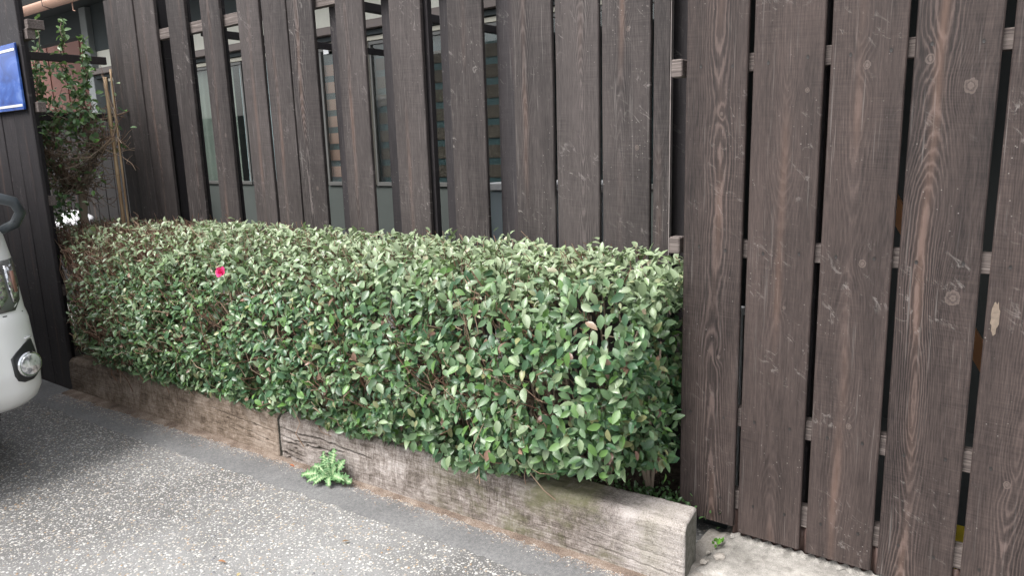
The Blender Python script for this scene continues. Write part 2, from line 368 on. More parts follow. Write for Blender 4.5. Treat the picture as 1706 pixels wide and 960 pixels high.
# pebbles standing proud of the driveway
def pebbles():
    n = 24000
    t = rng.random(n)
    x = rng.uniform(-4.9, -0.3, n); y = rng.uniform(0.35, 1.65, n)
    lim = np.array([footline(a) - 0.19 for a in x]); ok = y < lim + 0.085 * (rng.random(n) ** 3.0) * 1.0
    x, y = x[ok], y[ok]; n = len(x)
    r = rng.uniform(0.0020, 0.0046, n) * rng.choice([1, 1, 1, 1.35], n)
    r *= np.where(rng.random(n) < 0.01, 1.5, 1.0)
    th = rng.random(n) * 6.283
    base = []
    for k in range(6): base.append((math.cos(k * 1.0472), math.sin(k * 1.0472), 0.0))
    for k in range(6): base.append((0.62 * math.cos(k * 1.0472 + .3), 0.62 * math.sin(k * 1.0472 + .3), 0.62))
    base.append((0, 0, 0.8)); base = np.array(base)
    fc = []
    for k in range(6):
        a, b = k, (k + 1) % 6; fc += [(a, b, 6 + b), (a, 6 + b, 6 + a), (6 + a, 6 + b, 12)]
    fc = np.array(fc)
    asp = rng.uniform(0.6, 1.0, n)
    B = base[None] * np.stack([r, r * asp, r * 0.55], 1)[:, None, :]
    c, s_ = np.cos(th)[:, None], np.sin(th)[:, None]
    X = B[..., 0] * c - B[..., 1] * s_ + x[:, None]; Y = B[..., 0] * s_ + B[..., 1] * c + y[:, None]; Z = B[..., 2] - 0.0003
    Vv = np.stack([X, Y, Z], 2).reshape(-1, 3)
    Ff = (fc[None] + (np.arange(n) * 13)[:, None, None]).reshape(-1, 3)
    pal = np.array([(0.60, 0.58, 0.54), (0.46, 0.44, 0.41), (0.34, 0.33, 0.31), (0.26, 0.25, 0.245), (0.42, 0.35, 0.26), (0.58, 0.56, 0.53), (0.38, 0.26, 0.16), (0.20, 0.20, 0.21), (0.42, 0.42, 0.42)])
    pc = pal[rng.choice(len(pal), n, p=[.14, .16, .16, .13, .08, .06, .03, .13, .11])] * rng.uniform(0.65, 0.95, n)[:, None]
    fade = np.clip((x + 5.6) / 2.2, 0.5, 1)[:, None]
    pc = pc * fade + np.array((0.10, 0.095, 0.09)) * (1 - fade)
    return npmesh('pebbles', Vv, Ff, False, np.repeat(pc, 13, 0))
def tint_mat(name, rough=0.6, spec=0.4):
    n = N(name); return n.fin(n.attr('tint', 'GEOMETRY', 'Color'), rough, None, spec)
M['pebble'] = tint_mat('pebble_stone', 0.7)
tag(link('litter', grit(), M['pebble']), 'brown grains and needles strewn on the concrete strip by the sleepers', 'litter', kind='stuff')
tag(link('pebbles', pebbles(), M['pebble']), 'small pale pebbles showing in the surface of the driveway', 'pebbles', kind='stuff')

# planting bed soil behind the sleepers
def soil_mat():
    n = N('soil'); P = n.coord(); a = n.noise(P, 40, 5, 0.7)
    return n.fin(n.ramp(a, [(0.3, (0.02, 0.016, 0.013)), (0.7, (0.075, 0.06, 0.048))]), 0.95, n.bump(a, 0.02, 1.0), 0.1)
M['soil'] = soil_mat()
V = []; F = []; nx, ny = 90, 12
for i in range(nx + 1):
    for j in range(ny + 1):
        x = -5.6 + 4.7 * i / nx; y = max(1.80, footline(x) + 0.075) + 1.3 * j / ny
        V.append((x, y, 0.10 + 0.025 * mn.noise((x * 6, y * 6, 0))))
        if i and j: a = (i - 1) * (ny + 1) + j - 1; F.append((a, a + ny + 1, a + ny + 2, a + 1))
tag(link('soil', mesh('soil', V, F, True), M['soil']), kind='structure')

# ------------------------------------------------------------------ sleepers
def sleeper_mat(name, cols, moss):
    n = N(name); P = n.coord(); x, y, z = n.xyz(P)
    gr = n.noise(n.comb(n.M('MULTIPLY', x, 7), n.M('MULTIPLY', y, 90), n.M('MULTIPLY', z, 120)), 1, 5, 0.7, 0.6)
    vert = n.noise(n.comb(n.M('MULTIPLY', x, 130), n.M('MULTIPLY', y, 20), n.M('MULTIPLY', z, 16)), 1, 4, 0.7, 0.4)
    bl = n.noise(P, 5, 5, 0.65); fine = n.noise(P, 260, 3, 0.7)
    vp = n.ramp(n.noise(P, 3.0, 2), [(0.44, 0.15), (0.58, 1.0)])
    blk = n.noise(P, 24, 5, 0.75, 0.5)
    k = n.M('ADD', n.M('MULTIPLY', gr, 0.17), n.M('ADD', n.M('MULTIPLY', n.M('ADD', 0.5, n.M('MULTIPLY', n.M('SUBTRACT', vert, 0.5), vp)), 0.20), n.M('ADD', n.M('MULTIPLY', bl, 0.25), n.M('ADD', n.M('MULTIPLY', blk, 0.22), n.M('MULTIPLY', fine, 0.16)))))
    col = n.ramp(k, [(0.43, cols[0]), (0.48, cols[1]), (0.52, cols[2]), (0.58, cols[3])])
    # pale bleached right end / browner left parts, as on the old timber
    xr = n.ramp(n.M('MULTIPLY_ADD', n.M('ADD', x, n.M('MULTIPLY', n.noise(P, 9, 3), 0.2)), 2.0, -3.1), [(0.0, 0.0), (0.55, 1.0)])
    if moss:
        col = n.mix(n.M('MULTIPLY', xr, n.ramp(fine, [(0.35, 0.15), (0.62, 0.80)])), col, (0.46, 0.425, 0.405))
        mo = n.M('MULTIPLY', n.ramp(n.noise(n.comb(n.M('MULTIPLY', x, 4), y, n.M('MULTIPLY', z, 5)), 1.2, 4, 0.7), [(0.42, 0.0), (0.60, 0.8)]), n.ramp(n.M('MULTIPLY', x, 0.55), [(0.40, 0.0), (0.6, 1.0), (0.88, 1.0), (0.97, 0.15)]))
        col = n.mix(mo, col, (0.120, 0.118, 0.062))
    else:
        dk = n.ramp(n.M('ADD', n.M('MULTIPLY', x, 0.5), n.M('MULTIPLY', bl, 0.2)), [(0.05, 0.6), (0.30, 0.0)])
        col = n.mix(dk, col, (0.055, 0.047, 0.04))
    cr = n.attr('crack', 'GEOMETRY', 'Fac')
    col = n.mix(n.M('MULTIPLY', cr, 0.85, None, True), col, (0.03, 0.024, 0.02))
    pit = n.M('MULTIPLY', n.ramp(n.vor(n.VM('MULTIPLY', P, (1.0, 1.0, 0.55)), 110), [(0.10, 1.0), (0.22, 0.0)]), n.ramp(n.noise(P, 22, 3), [(0.5, 0.0), (0.6, 1.0)]))
    col = n.mix(n.M('MULTIPLY', pit, 0.55), col, (0.06, 0.05, 0.042))
    h = n.M('SUBTRACT', n.M('ADD', n.M('MULTIPLY', gr, 0.8), n.M('ADD', n.M('MULTIPLY', vert, 0.5), n.M('MULTIPLY', fine, 0.35))), n.M('MULTIPLY', pit, 0.5))
    return n.fin(col, 0.9, n.bump(h, 0.0045, 0.8), 0.2)
M['sleeper_grey'] = sleeper_mat('grey_sleeper', [(0.075, 0.062, 0.052), (0.175, 0.148, 0.130), (0.29, 0.255, 0.232), (0.44, 0.40, 0.375)], True)
M['sleeper_brown'] = sleeper_mat('brown_sleeper', [(0.085, 0.062, 0.046), (0.185, 0.142, 0.108), (0.275, 0.22, 0.178), (0.38, 0.32, 0.27)], False)

M['sleeper_end'] = None
n_ = N('sleeper_end_grain'); P = n_.coord(); x_, y_, z_ = n_.xyz(P)
q_ = n_.M('SQRT', n_.M('ADD', n_.M('POWER', n_.M('SUBTRACT', y_, 0.16), 2), n_.M('POWER', n_.M('ADD', z_, 0.03), 2)))
q_ = n_.M('ADD', q_, n_.M('MULTIPLY', n_.noise(P, 22, 3), 0.012))
q_ = n_.M('MULTIPLY_ADD', n_.M('SINE', n_.M('MULTIPLY', q_, 900.0)), 0.5, 0.5)
q_ = n_.M('ADD', n_.M('MULTIPLY', q_, 0.35), n_.M('MULTIPLY', n_.noise(P, 45, 5, 0.7), 0.7))
M['sleeper_end'] = n_.fin(n_.ramp(q_, [(0.3, (0.06, 0.058, 0.045)), (0.55, (0.15, 0.145, 0.12)), (0.8, (0.30, 0.29, 0.26))]), 0.95, n_.bump(q_, 0.004, 0.8), 0.2)
def sleeper(name, A, B, H, D, seed, cracks, holes, mat, label, endcut=0.0):
    L = math.hypot(B[0] - A[0], B[1] - A[1]); ang = math.atan2(B[1] - A[1], B[0] - A[0])
    t = thing(name, label, 'sleeper', (A[0], A[1], 0), 'old timber sleepers edging the hedge', ang)
    rr = 0.028
    prof = []                                               # (y, z, part) front face first
    for k in range(84): prof.append((0.0, (H - rr) * k / 83, 0))
    for k in range(1, 9):
        a = math.pi / 2 * k / 8; prof.append((rr - rr * math.cos(a), H - rr + rr * math.sin(a), 1))
    for k in range(1, 17): prof.append((rr + (D - rr) * k / 16, H, 2))
    prof += [(D, H * 0.5, 3), (D, -0.01, 3), (D * 0.5, -0.02, 4)]
    n = len(prof); ns = 380
    V = np.zeros((ns + 1, n, 3)); C = np.zeros((ns + 1, n))
    for i in range(ns + 1):
        x = L * i / ns
        sag = 0.006 * mn.noise((x * 1.3, seed, 0)) - 0.012 * max(0, 1 - (x / 0.35)) * 0.5
        for j, (y, z, pt) in enumerate(prof):
            w1 = mn.noise((x * 3, z * 6 + y * 5, seed)) * 0.006
            w2 = mn.noise((x * 16, z * 55 + y * 50, seed + 4)) * 0.0011
            w3 = mn.noise((x * 50, z * 50 + y * 40, seed + 9)) * 0.0020 + mn.noise((x * 9, z * 160 + y * 130, seed + 2)) * 0.0009
            dd = -(w1 + w2 + w3); c = 0.0
            for (pts, wd, dp) in cracks:
                if pts[0][0] - 0.02 < x < pts[-1][0] + 0.02:
                    for (xa, za), (xb, zb) in zip(pts, pts[1:]):
                        if xa <= x <= xb:
                            zc = za + (zb - za) * (x - xa) / max(xb - xa, 1e-6) + 0.004 * mn.noise((x * 25, 7, seed)) + 0.002 * mn.noise((x * 80, 7, seed))
                            ed = min(1, (x - pts[0][0]) / 0.04 + 0.2, (pts[-1][0] - x) / 0.05 + 0.05)
                            zq = z if pt < 2 else H + y
                            q = math.exp(-((zq - zc) / wd) ** 2) * max(0, ed)
                            dd += q * dp; c = max(c, q * min(1.0, dp / 0.008))
            for (hx, hz, hr, hd) in holes:
                q = math.exp(-(((x - hx) / hr) ** 2 + ((z - hz) / (hr * 0.75)) ** 2) ** 2)
                if y < 0.03: dd += q * hd; c = max(c, q)
            zz = z; yy = y
            if pt == 0: yy = y + dd
            elif pt == 1:
                nyv = -(1 - (y / rr)); nzv = (z - (H - rr)) / rr; yy = y - nyv * dd * 1; zz = z - nzv * dd
            elif pt == 2: zz = z - dd * 1.2
            zz += sag * (z / H)
            ec = endcut * (y / D) if i > ns * 0.9 else 0
            xx = x - ec * ((i - ns * 0.9) / (ns * 0.1) if i > ns * 0.9 else 0)
            if i in (0, ns):                                 # worn arris at the ends
                yy = yy + 0.004 * (1 if pt == 0 else 0); zz = zz - (0.006 if pt in (1, 2) else 0)
            V[i, j] = (xx, yy, zz); C[i, j] = c
    idx = np.arange((ns + 1) * n).reshape(ns + 1, n)
    F = []
    a = idx[:-1, :]; b = idx[1:, :]
    Fq = np.stack([a, b, np.roll(b, -1, 1), np.roll(a, -1, 1)], 2).reshape(-1, 4)
    VV = V.reshape(-1, 3)
    me = mesh(name, VV, list(map(tuple, Fq)) + [tuple(idx[0][::1]), tuple(idx[-1][::-1])], True)
    me.polygons[-1].use_smooth = False; me.polygons[-2].use_smooth = False
    me.materials.append(mat); me.materials.append(M['sleeper_end']); me.polygons[-1].material_index = 1; me.polygons[-2].material_index = 1
    at = me.attributes.new('crack', 'FLOAT', 'POINT'); at.data.foreach_set('value', C.ravel().astype(np.float32))
    o = link('timber', me, mat, t)
    return t
sleeper('timber_sleeper', BB, BC, 0.205, 0.125, 3.0,
        [([(0.0, 0.150), (0.12, 0.140), (0.25, 0.145), (0.40, 0.130), (0.55, 0.125)], 0.0030, 0.012),
         ([(0.0, 0.115), (0.10, 0.105), (0.17, 0.112), (0.24, 0.118)], 0.0026, 0.010),
         ([(0.02, 0.085), (0.10, 0.090), (0.16, 0.078)], 0.003, 0.012),
         ([(0.03, 0.055), (0.09, 0.050), (0.16, 0.045)], 0.003, 0.012),
         ([(0.0, 0.035), (0.10, 0.022), (0.16, 0.020)], 0.004, 0.014),
         ([(0.14, 0.108), (0.20, 0.096), (0.30, 0.105)], 0.004, 0.014),
         ([(0.27, 0.100), (0.34, 0.112), (0.40, 0.118)], 0.003, 0.010),
         ([(1.40, 0.112), (1.52, 0.104), (1.66, 0.090), (1.79, 0.088)], 0.0015, 0.002),
         ([(1.45, 0.060), (1.60, 0.050), (1.79, 0.036)], 0.0020, 0.003),
         ([(1.25, 0.035), (1.40, 0.020), (1.52, 0.016)], 0.0015, 0.002),
         ([(0.75, 0.168), (1.0, 0.162), (1.2, 0.164)], 0.0015, 0.002)],
        [(0.245, 0.105, 0.008, 0.02), (0.30, 0.083, 0.013, 0.03), (0.10, 0.072, 0.006, 0.016), (0.03, 0.035, 0.010, 0.02), (0.05, 0.012, 0.012, 0.02), (0.165, 0.095, 0.006, 0.016)],
        M['sleeper_grey'], 'pale grey weathered timber sleeper with cracks, nearer of the two, ending beside the tall fence', 0.012)
sleeper('timber_sleeper', BA, (BB[0] - 0.006, BB[1] - 0.004), 0.205, 0.125, 11.0,
        [([(1.30, 0.15), (1.5, 0.135), (1.78, 0.12)], 0.0022, 0.005),
         ([(1.45, 0.10), (1.6, 0.085), (1.78, 0.07)], 0.0016, 0.004),
         ([(1.55, 0.06), (1.70, 0.055)], 0.0018, 0.006)],
        [(1.64, 0.125, 0.010, 0.022), (1.72, 0.072, 0.007, 0.014), (0.45, 0.15, 0.010, 0.014), (0.42, 0.09, 0.009, 0.01), (1.45, 0.12, 0.006, 0.01)],
        M['sleeper_brown'], 'brown timber sleeper, farther of the two, between the dark board panel and the grey sleeper')

# ------------------------------------------------------------------ board fences
def board_mesh(w, h, t, seed, chamfer=0.003, top_cut=0.0):
    hw = w / 2; c = chamfer
    prof = [(-hw + c, 0), (hw - c, 0), (hw, c), (hw, t - c), (hw - c, t), (-hw + c, t), (-hw, t - c), (-hw, c)]
    ns = max(4, int(h / 0.13)); V = []; F = []
    for i in range(ns + 1):
        z = h * i / ns
        bw = 0.0016 * mn.noise((seed, z * 1.5, 0)); ex = 0.0009 * mn.noise((seed, z * 7, 3)); ey = 0.0009 * mn.noise((seed, z * 7, 8)); by = 0.003 * mn.noise((seed, z * 0.9, 5))
        for (x, y) in prof:
            e = ex if x > 0 else ey
            V.append((x + bw + e, y + by, z))
    for i in range(ns):
        for k in range(8): F.append((i * 8 + k, i * 8 + (k + 1) % 8, (i + 1) * 8 + (k + 1) % 8, (i + 1) * 8 + k))
    F.append(tuple(range(7, -1, -1))); F.append(tuple(ns * 8 + k for k in range(8)))
    return mesh('board', V, F)
def board(parent, x0, x1, y, z0, z1, t, mat, seed, knots=(), lean=0.0, name='board'):
    me = board_mesh(x1 - x0, z1 - z0, t, seed); o = link(name, me, mat, parent)
    o.location = ((x0 + x1) / 2, y, z0); o.rotation_euler = (0, lean, 0)
    o['seed'] = float(seed); o['tone'] = 0.10 * math.sin(seed * 5.1) * (1.0 if mat is M['cedar_grey'] else 0.6); o['grain'] = 0.62 + 0.38 * math.sin(seed * 2.3 + 1)
    for i in range(3):
        o['knot%d' % i] = [float(q) for q in (knots[i] if i < len(knots) else (9, 9, 0.0001))]
    return o
def nail_mesh():
    V = []; F = []
    for k in range(6): V.append((0.0042 * math.cos(k * 1.047), -0.0012, 0.006 * math.sin(k * 1.047)))
    for k in range(6): V.append((0.0022 * math.cos(k * 1.047), -0.0006, 0.003 * math.sin(k * 1.047)))
    for k in range(6): F.append((k, 6 + k, 6 + (k + 1) % 6, (k + 1) % 6))
    F.append(tuple(range(11, 5, -1))); return mesh('nail', V, F)
NAIL = nail_mesh(); M['nail'] = plain('dark_nail', (0.018, 0.015, 0.014), 0.5); NAIL.materials.append(M['nail'])
def nails(o, zs, w, jit):
    for z in zs:
        for sx in (-1, 1):
            k = link('nail', NAIL, None, o)
            by = 0.003 * mn.noise((o['seed'], (z) * 0.9, 5))
            k.location = (sx * (w * 0.26 + jit.uniform(-0.008, 0.008)), by - 0.0002, z + jit.uniform(-0.006, 0.006))

# near fence, to the right of the hedge
RF = thing('board_fence', 'tall dark brown board fence with wide gapped boards, right of the hedge', 'fence', (-0.89, 2.1, 0.0), 'dark stained board fences')
ox, oy = -0.89, 2.1
RB = [(-0.887, -0.707, 0.092), (-0.691, -0.505, 0.078), (-0.486, -0.308, 0.076), (-0.292, -0.111, 0.073), (-0.093, 0.089, 0.070), (0.106, 0.286, 0.068), (0.304, 0.484, 0.068), (0.502, 0.682, 0.068), (0.70, 0.88, 0.068)]
KN = {0: [(0.03, 0.55, 0.006), (0.02, 1.28, 0.005)], 1: [(0.055, 1.345, 0.006), (0.02, 0.74, 0.005)], 2: [(0.0, 1.40, 0.010), (0.018, 0.885, 0.010), (0.01, 0.42, 0.008)],
      3: [(0.035, 1.335, 0.016), (-0.055, 1.405, 0.011), (0.036, 0.815, 0.018)], 4: [(0.05, 0.70, 0.012), (-0.01, 0.35, 0.009)]}
rj = random.Random(3)
for i, (a, b, z0) in enumerate(RB):
    o = board(RF, a - ox, b - ox, 0, z0, 2.45 + rj.uniform(-0.01, 0.01), 0.018, M['cedar'], 3.37 * i + 0.71, KN.get(i, ()), rj.uniform(-0.0012, 0.0012))
    if i < 6: nails(o, [z - z0 for z in (1.508, 0.978, 0.450, 0.175)], b - a, rj)
for z0, z1, xl in ((1.486, 1.536, -0.885), (0.951, 1.003, -0.885), (0.421, 0.480, -0.885), (0.142, 0.204, -0.885), (2.05, 2.10, -0.885)):
    MB().box(xl - ox, 1.9, 0.0235, 0.062, z0, z1, 0.002).build('rail', M['rail'], RF)
for px in (-0.60, 0.35):
    MB().box(px - ox, px + 0.09 - ox, 0.064, 0.154, 0.03, 2.4, 0.003).build('post', M['cedar_dark'], RF)

# torn pale scar on the fifth board
V = [(0, 0, 0)]; F = []
for k in range(26):
    a = k * 6.283 / 26; q = 1 + 0.35 * mn.noise((k * 0.9, 2, 0)); V.append((0.011 * q * math.cos(a) * (0.8 + 0.2 * math.sin(a)), 0, 0.042 * q * math.sin(a)))
    F.append((0, 1 + (k + 1) % 26, 1 + k))
b5 = [o for o in RF.children if o.name.startswith('board')][4]
sc_ = link('bare_scar', mesh('bare_scar', V, F), plain('bare_torn_wood', (0.17, 0.135, 0.105), 0.95, var=0.6, scale=90), b5, (-0.071, -0.0022, 0.775))
# far fence, behind the hedge
LF = thing('board_fence', 'long dark grey-brown board fence of narrow boards standing behind the hedge', 'fence', (-4.83, 2.35, 0.0), 'dark stained board fences')
ox, oy = -4.83, 2.35
LB = [(-4.80, -4.633, 2.247), (-4.631, -4.449, 2.262), (-4.447, -4.230, 2.262), (-4.085, -3.905, 2.262), (-3.755, -3.581, 2.262), (-3.425, -3.245, 2.262), (-3.224, -3.038, 2.262), (-3.025, -2.841, 2.262), (-2.685, -2.506, 2.262),
      (-2.343, -2.161, 2.262), (-2.019, -1.841, 2.262), (-1.696, -1.518, 2.262), (-1.501, -1.320, 2.262), (-1.306, -1.120, 2.262), (-1.110, -1.049, 2.262)]
for i, (a, b, zt) in enumerate(LB):
    kn = {2: [(0.03, 1.35, 0.014)], 13: [(0.01, 1.56, 0.008), (0.045, 1.16, 0.009)], 4: [(0.03, 1.28, 0.01)], 11: [(-0.065, 1.76, 0.008)], 7: [(0.03, 1.0, 0.009)], 5: [(-0.02, 1.75, 0.01)]}.get(i, ())
    o = board(LF, a - ox, b - ox, (0.008 if i in (0, 2) else 0), 0.12, zt, 0.020, M['cedar_grey'] if i < 13 else M['cedar_grey'], 2.11 * i + 40.3, kn, rj.uniform(-0.0015, 0.0015))
for i, (a, b) in enumerate([(-3.30, -3.12), (-2.812, -2.632), (-2.466, -2.286), (-2.125, -1.945), (-1.827, -1.647), (-4.11, -3.99), (-3.79, -3.66)]):
    board(LF, a - ox, b - ox, 0.075, 0.12, 2.25, 0.018, M['cedar_dark'], 5.3 * i + 90.1, (), 0, 'back_board')
MB().box(-4.27 - ox, -1.0 - ox, 0.028, 0.066, 1.962, 2.020, 0.002).build('rail', M['rail'], LF)
MB().box(-4.78 - ox, -1.0 - ox, 0.028, 0.066, 0.55, 0.61, 0.002).build('rail', M['rail'], LF)
MB().box(-4.375 - ox, -4.285 - ox, 0.070, 0.16, 0.0, 2.24, 0.003).build('post', M['cedar_dark'], LF)
MB().box(-1.10 - ox, -1.01 - ox, 0.070, 0.16, 0.0, 2.24, 0.003).build('post', M['cedar_dark'], LF)
MB().box(-2.185 - ox, -2.150 - ox, 0.030, 0.06, 0.12, 2.24, 0.002).build('batten', M['cedar_dark'], LF)
for z0, z1 in ((1.486, 1.538), (0.951, 1.003)):
    MB().box(-0.943 - ox, -0.908 - ox, -0.232, -0.185, z0, z1, 0.003).build('rail_end', M['rail'], LF)
MB().box(-1.0492 - ox, -1.0465 - ox, 0.001, 0.0195, 0.13, 2.26).build('worn_edge', M['worn'], LF)
# return rails from the front panel back to this fence, and bracing arms to the house wall
for z0 in (1.872, 1.527):
    MB().box(-4.872 - ox, -4.835 - ox, -0.60, 0.0, z0, z0 + 0.045, 0.002).build('return_rail', M['cedar_dark'], LF)
for xx in (-3.93, -2.75):
    MB().box(xx - ox, xx + 0.04 - ox, 0.098, 1.54, 1.955, 1.995, 0.002).build('bracing_arm', M['cedar_dark'], LF)

# front board panel at the far left
PF = thing('panel_fence', 'dark board panel at the far left of the hedge, behind the white van', 'fence', (-4.352, 1.69, 0.0), 'dark stained board fences')
ox = -4.352
for i, (a, b) in enumerate([(-4.576, -4.352), (-4.744, -4.580), (-4.928, -4.749), (-5.11, -4.932), (-5.295, -5.115), (-5.48, -5.30), (-5.66, -5.485)]):
    board(PF, a - ox, b - ox, 0.0, 0.004, 2.32, 0.02, M['cedar_dark'], 7.7 * i + 140.2, (), 0)
for z0 in (1.915, 1.545, 0.55, 1.05):
    MB().box(-5.66 - ox, (0.03 if z0 > 1.2 else -0.02), 0.026, 0.066, z0, z0 + 0.052, 0.002).build('rail', M['rail'], PF)
MB().box(0.004, 0.042, 0.03, 0.11, 1.965, 2.012, 0.002).build('rail_stub', M['rail'], PF)
MB().box(-0.40, -0.31, 0.070, 0.16, 0.0, 2.28, 0.003).build('post', M['cedar_dark'], PF)

# blue sign on the panel; pale cloud reflections painted into its blue
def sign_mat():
    n = N('blue_sign_painted_sky'); P = n.coord(); x, y, z = n.xyz(P)
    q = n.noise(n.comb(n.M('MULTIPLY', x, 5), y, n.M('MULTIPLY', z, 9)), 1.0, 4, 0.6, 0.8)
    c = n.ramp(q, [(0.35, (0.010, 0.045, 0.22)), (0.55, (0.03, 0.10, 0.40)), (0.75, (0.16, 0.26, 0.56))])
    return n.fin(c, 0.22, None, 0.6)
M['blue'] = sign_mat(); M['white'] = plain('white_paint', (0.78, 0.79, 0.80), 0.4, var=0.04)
SG = thing('blue_sign', 'blue metal sign plate with white border lines, hung on the far left panel', 'sign', (-4.66, 1.668, 1.725))
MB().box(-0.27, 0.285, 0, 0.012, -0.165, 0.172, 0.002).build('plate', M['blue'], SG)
MB().box(-0.262, 0.278, -0.0022, -0.0001, 0.134, 0.146).build('border_line', M['white'], SG)
MB().box(-0.262, 0.278, -0.0022, -0.0001, -0.148, -0.136).build('border_line', M['white'], SG)

# ------------------------------------------------------------------ concrete footing and corrugated strip under the near fence
V = []; F = []; nx, ny = 120, 14; x0, x1 = -0.757, 1.3
def foot_y(x): return 1.892 - 0.02 * (x - x0) + 0.004 * mn.noise((x * 9, 2, 0))
for i in range(nx + 1):
    x = x0 + (x1 - x0) * i / nx; fy = foot_y(x)
    row = [(fy - 0.006, -0.01), (fy - 0.003, 0.03), (fy, 0.040), (fy + 0.004, 0.047), (fy + 0.012, 0.051)]
    for k in range(1, 10):
        yy = fy + 0.012 + (2.21 - fy) * k / 9; row.append((yy, 0.051))
    edge = max(0, 1 - (x - x0) / 0.07)
    for k, (yy, zz) in enumerate(row):
        dz = 0.004 * mn.noise((x * 12, yy * 12, 1)) + 0.003 * mn.noise((x * 50, yy * 50, 2))
        if k > 1: dz -= 0.028 * edge ** 1.5 * (0.6 + 0.8 * abs(mn.noise((x * 30, yy * 22, 4))))
        V.append((x + (0.004 * mn.noise((yy * 40, zz * 40, 0)) if i == 0 else 0), yy + 0.003 * mn.noise((x * 30, zz * 40, 3)), zz + (dz if k > 0 else 0)))
    if i:
        for k in range(13): a = (i - 1) * 14 + k; F.append((a, a + 14, a + 15, a + 1))
V += [(x0, 2.21, -0.01)]; F.append(tuple([len(V) - 1] + list(range(13, -1, -1))))
tag(link('concrete_footing', mesh('concrete_footing', V, F, True), M['block']), 'rough pale concrete footing under the tall right fence', 'concrete')
# loose broken mortar between sleeper end and footing
M['rubble'] = concrete('broken_mortar', (0.17, 0.15, 0.13), (0.42, 0.39, 0.35), (0.15, 0.13, 0.11), 4)
for k, (x, y, s, lb) in enumerate([(-0.70, 1.975, 0.020, 'largest lump of broken mortar'), (-0.735, 1.93, 0.013, 'middle-sized lump of broken mortar'), (-0.742, 1.99, 0.009, 'smallest lump of broken mortar')]):
    bm = bmesh.new(); bmesh.ops.create_icosphere(bm, subdivisions=1, radius=s)
    for v in bm.verts: v.co = v.co * (1 + 0.35 * mn.noise(v.co * 90 + Vector((k * 9, 0, 0)))); v.co.z *= 0.6
    me = bpy.data.meshes.new('mortar_lump'); bm.to_mesh(me); bm.free()
    o = link('mortar_lump', me, M['rubble']); o.location = (x, y, 0.045 + s * 0.35 if x > -0.755 else 0.03)
    tag(o, lb + ' between the sleeper end and the concrete footing', 'rubble', 'lumps of broken mortar beside the sleeper end')
me_fill = []
V = []; F = []
for i in range(13):
    for j in range(13):
        x = -0.80 + 0.13 * i / 12; y = 1.85 + 0.3 * j / 12
        V.append((x, y, 0.032 + 0.014 * mn.noise((x * 40, y * 40, 8)) + 0.01 * mn.noise((x * 15, y * 15, 8))))
        if i and j: a = (i - 1) * 13 + j - 1; F.append((a, a + 13, a + 14, a + 1))
tag(link('gravel', mesh('gravel', V, F, True), M['rubble']), 'crumbled mortar and grit beside the sleeper end', 'gravel', kind='stuff')

def rust_mat():
    n = N('brown_corrugated'); P = n.coord(); a = n.noise(n.VM('MULTIPLY', P, (60, 30, 14)), 1, 4, 0.7)
    return n.fin(n.ramp(a, [(0.3, (0.045, 0.028, 0.024)), (0.7, (0.14, 0.092, 0.08))]), 0.6, n.bump(a, 0.001, 0.5), 0.4)
V = []; F = []; N_ = 560
for i in range(N_ + 1):
    x = -0.715 + 1.95 * i / N_; y = 2.132 + 0.0085 * math.sin(x * 2 * math.pi / 0.032)
    V += [(x, y, 0.045), (x, y, 0.139)]
    if i: F.append((2 * i - 2, 2 * i, 2 * i + 1, 2 * i - 1))
cs = link('corrugated_sheet', mesh('corrugated_sheet', V, F, True), rust_mat())
cs.modifiers.new('thick', 'SOLIDIFY').thickness = 0.0015
tag(cs, 'low brown corrugated sheet standing behind the foot of the right fence', 'sheet')
# mortar skirt following the corrugations
V = []; F = []
for i in range(N_ + 1):
    x = -0.715 + 1.95 * i / N_; y = 2.122 + 0.0085 * math.sin(x * 2 * math.pi / 0.032) + 0.002 * mn.noise((x * 50, 0, 0))
    V += [(x, y - 0.016, 0.050), (x, y - 0.003, 0.0585), (x, y + 0.004, 0.0585)]
    if i:
        a = 3 * (i - 1); F += [(a, a + 3, a + 4, a + 1), (a + 1, a + 4, a + 5, a + 2)]
tag(link('mortar_fillet', mesh('mortar_fillet', V, F, True), M['block']), 'wavy mortar bead along the brown corrugated sheet', 'mortar')

# ------------------------------------------------------------------ added enclosure shutting light out behind the near fence, and things in it
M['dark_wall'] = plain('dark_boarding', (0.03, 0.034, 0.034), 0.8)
ST = thing('shade_enclosure', 'added dark enclosure that keeps the gaps of the right fence dark', 'light_blocker', (-0.8, 2.3, 0))
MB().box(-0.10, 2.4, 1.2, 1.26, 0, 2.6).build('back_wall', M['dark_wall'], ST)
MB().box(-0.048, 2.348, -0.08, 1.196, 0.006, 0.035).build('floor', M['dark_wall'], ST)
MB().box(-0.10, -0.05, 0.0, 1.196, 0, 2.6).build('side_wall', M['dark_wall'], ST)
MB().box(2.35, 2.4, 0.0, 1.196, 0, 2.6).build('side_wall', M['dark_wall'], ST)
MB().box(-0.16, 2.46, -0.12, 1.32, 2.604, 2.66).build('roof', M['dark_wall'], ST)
M['orange_wood'] = plain('orange_timber', (0.30, 0.14, 0.06), 0.6)
br = MB(); 
dv = Vector((0.45, 0, -0.763)).normalized(); 
a0 = Vector((-0.62, 2.40, 1.53)); b0 = Vector((0.05, 2.40, 0.40))
ax = (b0 - a0).normalized(); sx = Vector((ax.z, 0, -ax.x)) * 0.022
br.add([a0 - sx, a0 + sx, b0 + sx, b0 - sx, a0 - sx + Vector((0, .03, 0)), a0 + sx + Vector((0, .03, 0)), b0 + sx + Vector((0, .03, 0)), b0 - sx + Vector((0, .03, 0))],
       [(0, 1, 2, 3), (7, 6, 5, 4), (0, 4, 5, 1), (1, 5, 6, 2), (2, 6, 7, 3), (3, 7, 4, 0)])
